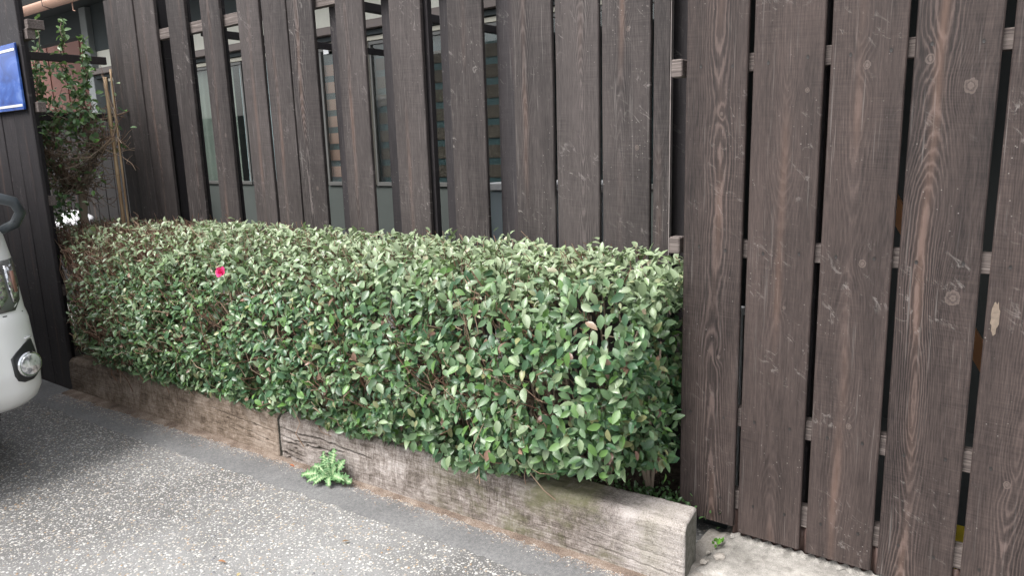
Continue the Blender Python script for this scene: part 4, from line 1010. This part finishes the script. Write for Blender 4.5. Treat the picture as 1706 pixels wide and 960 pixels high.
# ------------------------------------------------------------------ thin shrub in the corner
def make_shrub():
    t = thing('camellia_shrub', 'straggly camellia shrub with bare tangled branches in the left corner', 'shrub', (-4.89, 2.10, 0.1))
    o0 = np.array([-4.89, 2.10, 0.1]); rg = np.random.default_rng(21)
    tr = []; br_ = []; ends = []
    def wob(p, q, r0, r1, k, w_):
        pts = [p * (1 - i / k) + q * i / k + (rg.normal(size=3) * w_ if 0 < i < k else 0) for i in range(k + 1)]
        return (np.array(pts), np.linspace(r0, r1, k + 1))
    A_ = lambda x, y, z: np.array([x, y, z])
    fork = A_(-4.885, 2.12, 1.10)
    tr.append(wob(A_(-4.87, 2.10, 0.08), fork, 0.030, 0.024, 6, 0.006))
    mains = [(fork, A_(-5.16, 2.06, 1.27), 0.015), (fork, A_(-4.72, 2.14, 1.33), 0.015), (fork, A_(-5.10, 2.10, 1.14), 0.011), (A_(-4.72, 2.14, 1.33), A_(-4.52, 2.12, 1.36), 0.009),
             (A_(-4.72, 2.14, 1.33), A_(-4.70, 2.10, 1.62), 0.010), (A_(-5.16, 2.06, 1.27), A_(-5.30, 2.06, 1.55), 0.011), (A_(-5.16, 2.06, 1.27), A_(-5.02, 2.02, 1.60), 0.009),
             (A_(-5.30, 2.06, 1.55), A_(-5.22, 2.0, 1.90), 0.006), (A_(-4.70, 2.10, 1.62), A_(-4.88, 2.1, 1.85), 0.006), (A_(-4.70, 2.10, 1.62), A_(-4.55, 2.1, 1.80), 0.005),
             (A_(-5.02, 2.02, 1.60), A_(-4.99, 2.04, 2.13), 0.005), (A_(-4.88, 2.1, 1.85), A_(-4.80, 2.1, 2.10), 0.004), (A_(-4.60, 2.1, 1.75), A_(-4.56, 2.1, 1.98), 0.003), (A_(-5.02, 2.02, 1.60), A_(-5.1, 2.04, 1.95), 0.005)]
    for p, q, r in mains: br_.append(wob(p, q, r, r * 0.62, 5, 0.014))
    # bare tangle
    for k in range(380):
        m_ = mains[int(rg.integers(7))]; s = rg.random(); p = m_[0] * (1 - s) + m_[1] * s
        q = p + unit(rg.normal(size=(1, 3)) * np.array([1, 0.5, 0.7]) + np.array([0, 0, 0.2]))[0] * rg.uniform(0.06, 0.28)
        if q[2] < 0.95 or q[2] > 1.62 or q[0] < -5.6 or q[0] > -4.33: continue
        r = rg.uniform(0.0022, 0.0048); br_.append(wob(p, q, r, r * 0.6, 4, 0.016)); ends.append(q)
        for j in range(2):
            q2 = q + unit(rg.normal(size=(1, 3)) + np.array([0, 0, 0.3]))[0] * rg.uniform(0.03, 0.12)
            br_.append(wob(p * 0.3 + q * 0.7, q2, r * 0.7, 0.0007, 3, 0.006)); ends.append(q2)
    # long whips on the right that curl over the fence
    for dx in (0.0, 0.05, 0.10):
        pts = np.array([A_(-4.55 + dx * .3, 2.1, 1.30 + dx), A_(-4.42 + dx * .4, 2.12, 1.42), A_(-4.36 + dx * .2, 2.13, 1.50), A_(-4.40, 2.12, 1.60 + dx), A_(-4.44, 2.12, 1.72 + dx)])
        br_.append((pts, np.linspace(0.003, 0.001, 5)))
    for zt in (1.02, 1.14, 1.28):
        br_.append(wob(A_(-4.56, 2.12, zt), A_(-4.36, 2.12, zt + 0.09), 0.0016, 0.0008, 4, 0.006)); ends += [A_(-4.36, 2.12, zt + 0.09)] * 2
    V, F, C = tubes(tr, 9); link('trunk', npmesh('trunk', V - o0, F, True, C), M['twig'], t)
    V, F, C = tubes(br_, 5); b = link('branches', npmesh('branches', V - o0, F, True, C), M['twig'], t); b['kind'] = 'stuff'
    # foliage
    Ps = []
    for q in ends:
        dn_ = 0.12 + 0.42 * max(0, min(1, (q[2] - 1.40) / 0.2)) * (1 if q[2] < 1.95 else 0.6)
        if q[2] < 1.35 and q[0] < -5.05: dn_ = 0.8
        for _ in range(int(rg.poisson(dn_))): Ps.append(q + rg.normal(size=3) * 0.02)
    for (p, q, r) in mains[7:]:
        for s in np.arange(0.10, 1.04, 0.05):
            for _ in range(3): Ps.append(p * (1 - s) + q * s + rg.normal(size=3) * 0.010)
    for _ in range(420):   # leafy belt over the rail
        Ps.append(A_(rg.uniform(-5.5, -4.42), 2.03 + rg.normal() * 0.08, 1.52 + rg.normal() * 0.07))
    for _ in range(300): Ps.append(A_(rg.uniform(-5.45, -4.5), 2.03 + rg.normal() * 0.06, 1.50 + 0.38 * rg.random() ** 1.6))
    for _ in range(70): Ps.append(A_(rg.uniform(-5.45, -4.5), 2.0 + rg.normal() * 0.06, rg.uniform(1.0, 1.45)))
    for _ in range(150): Ps.append(A_(-5.02 + rg.normal() * 0.15, 1.99 + rg.normal() * 0.05, 0.99 + rg.normal() * 0.06))
    for _ in range(80): Ps.append(A_(-5.33 + rg.normal() * 0.07, 2.02 + rg.normal() * 0.05, 1.22 + rg.normal() * 0.07))
    Ps = np.array(Ps); n = len(Ps)
    A = rg.normal(size=(n, 3)) + np.array([0, -0.2, -0.1]); Nn = rg.normal(size=(n, 3)) * 0.5 + np.array([0.1, -0.4, 0.9])
    ln = rg.uniform(0.028, 0.046, n); cols = PAL[rg.choice(5, n)] * rg.uniform(0.9, 1.6, n)[:, None]
    hi = (Ps[:, 2] > 1.85)[:, None]; cols = np.where(hi, cols * 0.6 + np.array((0.14, 0.2, 0.09)) * 0.5, cols)
    V, F, C = leaf_cloud(Ps, A, Nn, ln, ln * 0.6, cols)
    b = link('leaves', npmesh('leaves', V - o0, F, True, C), M['leaf'], t); b['kind'] = 'stuff'
make_shrub()

def bamboo_mat():
    n = N('bamboo'); P = n.coord(); x, y, z = n.xyz(P)
    a = n.noise(n.VM('MULTIPLY', P, (90, 90, 6)), 1, 3)
    return n.fin(n.ramp(a, [(0.3, (0.22, 0.13, 0.07)), (0.7, (0.46, 0.34, 0.20))]), 0.5, n.bump(a, 0.001, 0.4), 0.4)
M['bamboo'] = bamboo_mat()
for nm, p, q, r, lb in (('bamboo_stake', (-4.495, 2.16, 0.1), (-4.49, 2.16, 1.76), 0.011, 'thick tan bamboo stake beside the shrub, shorter of the pair'), ('bamboo_stake', (-4.44, 2.15, 0.1), (-4.435, 2.17, 1.80), 0.006, 'thin pale bamboo cane right of the thick stake')):
    mb = MB(); p = Vector(p); q = Vector(q); pts = []; rd = []
    for k in range(25):
        s = k / 24; pts.append(p.lerp(q, s)); rd.append(r * (1.0 - 0.12 * s) * (1.16 if k % 4 == 0 else 1))
    mb.tube(pts, rd, 9); tag(mb.build(nm, M['bamboo'], smooth=True), lb, 'stake', 'bamboo stakes by the shrub')

# ------------------------------------------------------------------ sow thistle at the foot of the sleeper
def make_weed():
    c0 = Vector((-2.20, 1.742, 0.012))
    t = thing('thistle_weed', 'green thistle weed rosette growing at the foot of the grey sleeper', 'weed', c0)
    n = N('thistle_leaf'); P = n.coord(); base = n.attr('tint', 'GEOMETRY', 'Color')
    n.fin(n.mix(n.ramp(n.noise(P, 90, 3), [(0.4, 0.0), (0.7, 0.5)]), base, (0.07, 0.19, 0.07)), 0.55, n.bump(n.noise(P, 150, 2), 0.002, 0.6), 0.4)
    tips = [(-0.062, 0.012, 0.095), (0.014, 0.010, 0.128), (0.068, 0.012, 0.092), (0.118, -0.004, 0.012), (0.054, -0.064, 0.004), (-0.012, -0.088, 0.005), (-0.058, -0.082, 0.004), (-0.122, -0.056, 0.006), (-0.108, -0.006, 0.030), (0.034, 0.0, 0.080), (-0.024, 0.0, 0.090), (0.100, -0.03, 0.030)]
    for k, tp in enumerate(tips):
        tp = Vector(tp); L = tp.length; ax = tp.normalized()
        nr = Vector((0.05, -0.55, 0.85)) if tp.z < 0.06 else Vector((0.1, -0.95, 0.25))
        sd_ = ax.cross(nr).normalized(); up = sd_.cross(ax)
        V = []; F = []; C = []; ns = 48; W = L * 0.21
        rj2 = random.Random(k)
        for i in range(ns + 1):
            s = i / ns; mid = ax * L * s + up * (0.020 * math.sin(math.pi * s) * (1 if tp.z < 0.06 else 0.5))
            lob = 0.5 + 0.5 * math.sin(s * 6.283 * 7.5 + k); env_ = (0.10 + 0.90 * math.sin(math.pi * min(1, s * 0.80 + 0.06))) * (1 if s < 0.9 else (1 - s) / 0.1)
            w_ = W * env_ * (0.46 + 0.48 * lob + 0.14 * rj2.random())
            fr = 0.22 * W * math.sin(s * 6.283 * 11.4 + k * 2)
            sw = L * 0.05 * (lob)
            for q in (-1, -0.5, -0.06, 0.06, 0.5, 1):
                V.append(mid + sd_ * w_ * q + ax * sw * abs(q) + up * (0.22 * w_ * abs(q) + fr * abs(q)))
                C.append((0.34, 0.43, 0.24) if abs(q) < 0.1 else ((0.135, 0.245, 0.10) if abs(q) < 0.6 else (0.085, 0.18, 0.068)))
            if i:
                for q in range(5): a = (i - 1) * 6 + q; F.append((a, a + 1, a + 7, a + 6))
        me = npmesh('leaf', np.array([tuple(v) for v in V]), np.array(F), True, np.array(C))
        o = link('leaf', me, n.m, t)
make_weed()

# small seedlings in the mortar and ground cover behind the sleeper end
def weed_tuft(name, c, n, s, lb, cat, col, kind=None):
    rg = np.random.default_rng(int(abs(c[0] * 1000)))
    P = np.array([[0, 0, 0]] * n, float) + rg.normal(size=(n, 3)) * np.array(s) ; P[:, 2] = np.abs(P[:, 2])
    A = rg.normal(size=(n, 3)) * 0.8 + np.array([0, 0, 0.9]); Nn = rg.normal(size=(n, 3)) * 0.4 + np.array([0, -0.5, 0.8])
    ln = rg.uniform(0.010, 0.020, n); cols = np.array(col)[None] * rg.uniform(0.6, 1.2, n)[:, None]
    V, F, C = leaf_cloud(P, A, Nn, ln, ln * 0.6, cols)
    o = link(name, npmesh(name, V, F, True, C), M['leaf'], None, c); tag(o, lb, cat, kind=kind); return o
weed_tuft('seedling', (-0.735, 2.045, 0.05), 22, (0.010, 0.010, 0.006), 'tiny bright green seedling in the mortar beside the sleeper end', 'weed', (0.12, 0.30, 0.04))
weed_tuft('ground_cover', (-1.02, 2.06, 0.115), 420, (0.10, 0.06, 0.016), 'low green weeds in the bed under the right end of the hedge', 'ground cover', (0.07, 0.15, 0.05), 'stuff')

# fallen leaves and stray stones on the driveway
M['dead_leaf'] = leaf_mat('dead_leaf', 0.1)
DL = [(-2.05, 1.14, 0.6, 'curled orange-brown fallen leaf on the driveway, farther of the two near the bottom edge', (0.36, 0.17, 0.08)), (-1.92, 1.125, 2.2, 'pale yellow fallen leaf on the driveway near the bottom edge', (0.52, 0.42, 0.20)),
      (-2.46, 1.73, 0.2, 'small reddish fallen leaf against the joint of the two sleepers', (0.40, 0.14, 0.07)), (-1.80, 1.44, 1.2, 'small brown fallen leaf in the middle of the driveway edge', (0.25, 0.16, 0.09))]
for x, y, a, lb, c in DL:
    V, F, C = leaf_cloud(np.zeros((1, 3)), np.array([[math.cos(a), math.sin(a), 0.0]]), np.array([[0, 0, 1.0]]), np.array([0.026]), np.array([0.012]), np.array([c]))
    V[:, 2] += 0.011; o = link('fallen_leaf', npmesh('fallen_leaf', V, F, True, C), M['dead_leaf'], None, (x, y, 0)); tag(o, lb, 'leaf', 'fallen leaves on the driveway')

# ------------------------------------------------------------------ white van nosing in at the left
VX, VY = -3.19, 0.355           # front plane, centre line
VAN = thing('parked_van', 'white van parked nose-on at the left edge beside the board panel', 'van', (VX, VY, 0))
n_ = N('white_van_paint'); n_.b.inputs['Coat Weight'].default_value = 0.6; n_.b.inputs['Coat Roughness'].default_value = 0.05
M['van'] = n_.fin((0.80, 0.805, 0.80), 0.35, None, 0.5)
HW = 0.845
def vsec(x, zb, zt, hw, rt=0.12, rb=0.05, n=5):
    """closed cross-section at x: bottom, sides tumbling in to the roof"""
    P = []
    def arc(cy, cz, r, a0, a1):
        for k in range(n + 1):
            a = a0 + (a1 - a0) * k / n; P.append((x, cy + r * math.cos(a), cz + r * math.sin(a)))
    arc(hw - rb, zb + rb, rb, -math.pi / 2, 0)
    P.append((x, hw, (zb + zt) * 0.42))
    arc(hw - 0.10 * max(0, (zt - 1.1)) - rt, zt - rt, rt, 0, math.pi / 2)
    arc(-(hw - 0.10 * max(0, (zt - 1.1)) - rt), zt - rt, rt, math.pi / 2, math.pi)
    P.append((x, -hw, (zb + zt) * 0.42))
    arc(-(hw - rb), zb + rb, rb, math.pi, 1.5 * math.pi)
    return P
# body shell as a horizontal loft: rounded plan outline at each height, so the front corner curves as on the real van
def plan(z, xf, hw, rc, xb=-4.6, n=9, crown=0.05):
    P = []
    P.append((xb, -hw, z)); 
    for k in range(n + 1):
        a = -math.pi / 2 + math.pi / 2 * k / n; P.append((xf - rc * 1.0 - crown + rc * math.cos(a) * 1.0, -(hw - rc) + rc * math.sin(a), z))
    for k in range(1, 24):
        y = -(hw - rc) + 2 * (hw - rc) * k / 24; P.append((xf - crown * (y / (hw - rc)) ** 2, y, z))
    for k in range(n + 1):
        a = math.pi / 2 * k / n; P.append((xf - rc - crown + rc * math.cos(a), (hw - rc) + rc * math.sin(a), z))
    P.append((xb, hw, z))
    return P
levels = [(0.286, -0.14, 0.79, 0.16), (0.302, -0.075, 0.82, 0.17), (0.33, -0.038, 0.835, 0.17), (0.375, -0.012, 0.845, 0.17), (0.45, 0.0, 0.845, 0.17), (0.56, -0.012, 0.845, 0.18), (0.66, -0.028, 0.845, 0.18), (0.685, -0.036, 0.842, 0.18), (0.70, -0.044, 0.84, 0.18),
          (0.90, -0.085, 0.84, 0.19), (1.02, -0.14, 0.84, 0.20), (1.12, -0.24, 0.835, 0.20), (1.5, -0.56, 0.80, 0.16), (1.85, -0.88, 0.76, 0.12), (1.95, -0.98, 0.70, 0.12), (1.98, -1.08, 0.55, 0.1)]
fine = []
for a, b in zip(levels, levels[1:]):
    k = max(1, int(round((b[0] - a[0]) / 0.02)))
    fine += [tuple(a[i] + (b[i] - a[i]) * q / k for i in range(4)) for q in range(k)]
fine.append(levels[-1])
loft([plan(z, xf, hw, rc, n=16) for z, xf, hw, rc in fine], 'body', M['van'], VAN)
M['black_plastic'] = plain('black_plastic', (0.022, 0.023, 0.025), 0.45)
M['chrome'] = N('chrome'); M['chrome'] = M['chrome'].fin((0.75, 0.76, 0.78), 0.12, None, 0.5, 1.0)
n_ = N('lamp_lens'); M['lens'] = n_.fin((0.9, 0.92, 0.95), 0.03); n_.b.inputs['Transmission Weight'].default_value = 1.0
n_ = N('lamp_reflector'); P = n_.coord(); M['reflector'] = n_.fin(n_.ramp(n_.vor(P, 55, out='Distance'), [(0.1, (0.16, 0.17, 0.18)), (0.5, (0.72, 0.73, 0.75))]), 0.18, n_.bump(n_.vor(P, 60), 0.004, 1.0), 0.5, 0.9)
n_ = N('fog_bowl'); P = n_.coord(); M['bowl'] = n_.fin(n_.ramp(n_.noise(P, 38, 2), [(0.38, (0.30, 0.31, 0.33)), (0.52, (0.85, 0.86, 0.88))]), 0.15, n_.bump(n_.noise(P, 45, 2), 0.006, 1.0), 0.5, 0.6)
M['amber'] = plain('amber_lens', (0.30, 0.16, 0.12), 0.2)
M['lamp_grey'] = plain('smoked_lamp_housing', (0.20, 0.205, 0.21), 0.15, metal=0.5)
def front_pt(y, z, push=0.0):
    """point on the van's front skin at sideways offset y, height z"""
    for a, b in zip(levels, levels[1:]):
        if a[0] <= z <= b[0]:
            q = (z - a[0]) / (b[0] - a[0]); xf, hw, rc = [a[i] + (b[i] - a[i]) * q for i in (1, 2, 3)]; break
    ay = abs(y)
    if ay <= hw - rc: x = xf - 0.05 * (ay / (hw - rc)) ** 2
    else: x = xf - rc - 0.05 + math.sqrt(max(0, rc * rc - min(rc, ay - (hw - rc)) ** 2))
    nx, nyy = (1, 0) if ay <= hw - rc else (max(0.0, 1 - ((ay - (hw - rc)) / rc) ** 2) ** 0.5, (ay - (hw - rc)) / rc)
    return Vector((x + push * nx, y + math.copysign(push * nyy, y), z))
def skin(name, outline, mat, push, parent=VAN, sgn=1, thick=0.012, nsub=10):
    """panel following the skin: outline = (z, y_in, y_out) rows"""
    V = []; F = []
    for (z, ya, yb) in outline:
        for k in range(nsub + 1): V.append(front_pt(sgn * (ya + (yb - ya) * k / nsub), z, push))
    for i in range(len(outline) - 1):
        for k in range(nsub):
            a = i * (nsub + 1) + k; f = (a, a + 1, a + nsub + 2, a + nsub + 1); F.append(f if sgn > 0 else f[::-1])
    o = link(name, mesh(name, V, F, True), mat, parent)
    md = o.modifiers.new('t', 'SOLIDIFY'); md.thickness = thick; md.offset = -1
    return o
for sg in (1, -1):
    hl = skin('headlight', [(0.705, 0.56, 0.765), (0.74, 0.50, 0.80), (0.80, 0.47, 0.82), (0.87, 0.47, 0.825), (0.905, 0.50, 0.82)], M['lamp_grey'], 0.003, sgn=sg)
    skin('reflector', [(0.720, 0.59, 0.70), (0.76, 0.53, 0.745), (0.85, 0.53, 0.745), (0.893, 0.54, 0.74)], M['reflector'], 0.006, hl, sg, 0.004)
    skin('turn_lens', [(0.735, 0.762, 0.782), (0.80, 0.757, 0.800), (0.885, 0.757, 0.802)], M['reflector'], 0.0065, hl, sg, 0.004, 4)
    skin('marker_lens', [(0.775, 0.775, 0.79), (0.86, 0.775, 0.79)], M['amber'], 0.011, hl, sg, 0.003, 3)
    c = front_pt(sg * 0.60, 0.81, 0.004); MB().tube([c, c + Vector((0.012, 0, 0))], 0.062, 24).build('lamp_bowl', M['chrome'], hl, smooth=False)
    bz = skin('fog_lamp_recess', [(0.420, 0.735, 0.775), (0.432, 0.712, 0.798), (0.455, 0.702, 0.810), (0.525, 0.700, 0.812), (0.545, 0.722, 0.808), (0.570, 0.762, 0.802), (0.580, 0.785, 0.799)], M['black_plastic'], 0.004, sgn=sg, thick=0.01)
    skin('recess_lip', [(0.585, 0.775, 0.80), (0.592, 0.772, 0.80)], M['van'], 0.006, bz, sg, 0.01, 4)
    c = front_pt(sg * 0.742, 0.488, -0.032); dr = Vector((0.95, sg * 0.30, 0)).normalized()
    fl = MB().tube([c, c + dr * 0.035, c + dr * 0.040], [0.052, 0.052, 0.047], 26).build('fog_lamp', M['chrome'], VAN, smooth=False)
    MB().tube([c + dr * 0.041, c + dr * 0.043, c + dr * 0.052], [0.044, 0.040, 0.006], 26).build('lens', M['bowl'], fl, smooth=True)
skin('grille', [(0.715, 0, 0.44), (0.80, 0, 0.45), (0.88, 0, 0.46)], M['chrome'], 0.003); skin('grille', [(0.715, 0, 0.44), (0.80, 0, 0.45), (0.88, 0, 0.46)], M['chrome'], 0.003, sgn=-1)
skin('bumper_intake', [(0.31, 0, 0.52), (0.345, 0, 0.56), (0.38, 0, 0.55)], M['black_plastic'], 0.003); skin('bumper_intake', [(0.31, 0, 0.52), (0.345, 0, 0.56), (0.38, 0, 0.55)], M['black_plastic'], 0.003, sgn=-1)
skin('bumper_seam', [(0.690, 0, 0.80), (0.694, 0, 0.80)], M['black_plastic'], 0.0015); skin('bumper_seam', [(0.690, 0, 0.80), (0.694, 0, 0.80)], M['black_plastic'], 0.0015, sgn=-1)
n_ = N('windscreen'); M['screen'] = n_.fin((0.02, 0.025, 0.028), 0.05, None, 0.6)
skin('windscreen', [(1.15, 0, 0.72), (1.5, 0, 0.70), (1.82, 0, 0.64)], M['screen'], 0.004); skin('windscreen', [(1.15, 0, 0.72), (1.5, 0, 0.70), (1.82, 0, 0.64)], M['screen'], 0.004, sgn=-1)
for sx in (-0.95, -3.6):
    for sy in (-0.74, 0.74):
        wh = MB().tube([(sx, sy - 0.09, 0.32), (sx, sy + 0.09, 0.32)], 0.32, 28).build('wheel', M['rubber'], VAN)
        MB().tube([(sx, sy * 1.125 - 0.004, 0.32), (sx, sy * 1.125 + 0.006, 0.32)], 0.19, 20).build('rim', M['chrome'], wh)
MB().box(-4.5, -0.35, -0.72, 0.72, 0.20, 0.30).build('underbody', M['black_plastic'], VAN)
# under-mirror on a curved arm at the front corner
M['mirror_shell'] = plain('grey_mirror_shell', (0.03, 0.037, 0.042), 0.3)
ar = MB().tube([(-0.30, 0.62, 1.16), (-0.20, 0.76, 1.165), (-0.165, 0.835, 1.135), (-0.170, 0.855, 1.09), (-0.20, 0.84, 1.045), (-0.235, 0.80, 1.02)], [0.022, 0.022, 0.022, 0.021, 0.020, 0.018], 12).build('mirror_arm', M['mirror_shell'], VAN, smooth=True)

# broadleaf tree far beyond the roof
def far_tree(x, y, h, lb):
    t = thing('broadleaf_tree', lb, 'tree', (x, y, 0), 'trees beyond the houses')
    MB().tube([(0, 0, 0), (0.1, 0, h * 0.4), (0.0, 0.1, h * 0.75)], [0.22, 0.16, 0.06], 8).build('trunk', M['twig_plain'], t)
    n = 5200; d = rand_dirs(n); r = rng.random(n) ** 0.4; P = d * r[:, None] * np.array([2.6, 2.6, 2.2]) + np.array([0, 0, h * 0.78])
    P = P[np.array([mn.noise(tuple(p * 0.9)) for p in P]) > -0.12]; n = len(P)
    V, F, C = leaf_cloud(P, rng.normal(size=(n, 3)), rng.normal(size=(n, 3)) + np.array([0, 0, 1]), rng.uniform(0.14, 0.28, n), rng.uniform(0.1, 0.16, n), PAL[rng.choice(5, n)])
    o = link('crown', npmesh('crown', V, F, False, C), M['leaf'], t); o['kind'] = 'stuff'
M['twig_plain'] = plain('bark', (0.12, 0.09, 0.07), 0.9)
far_tree(-15.5, 4.0, 6.2, 'green broadleaf tree showing above the gutter, left of the house roof')
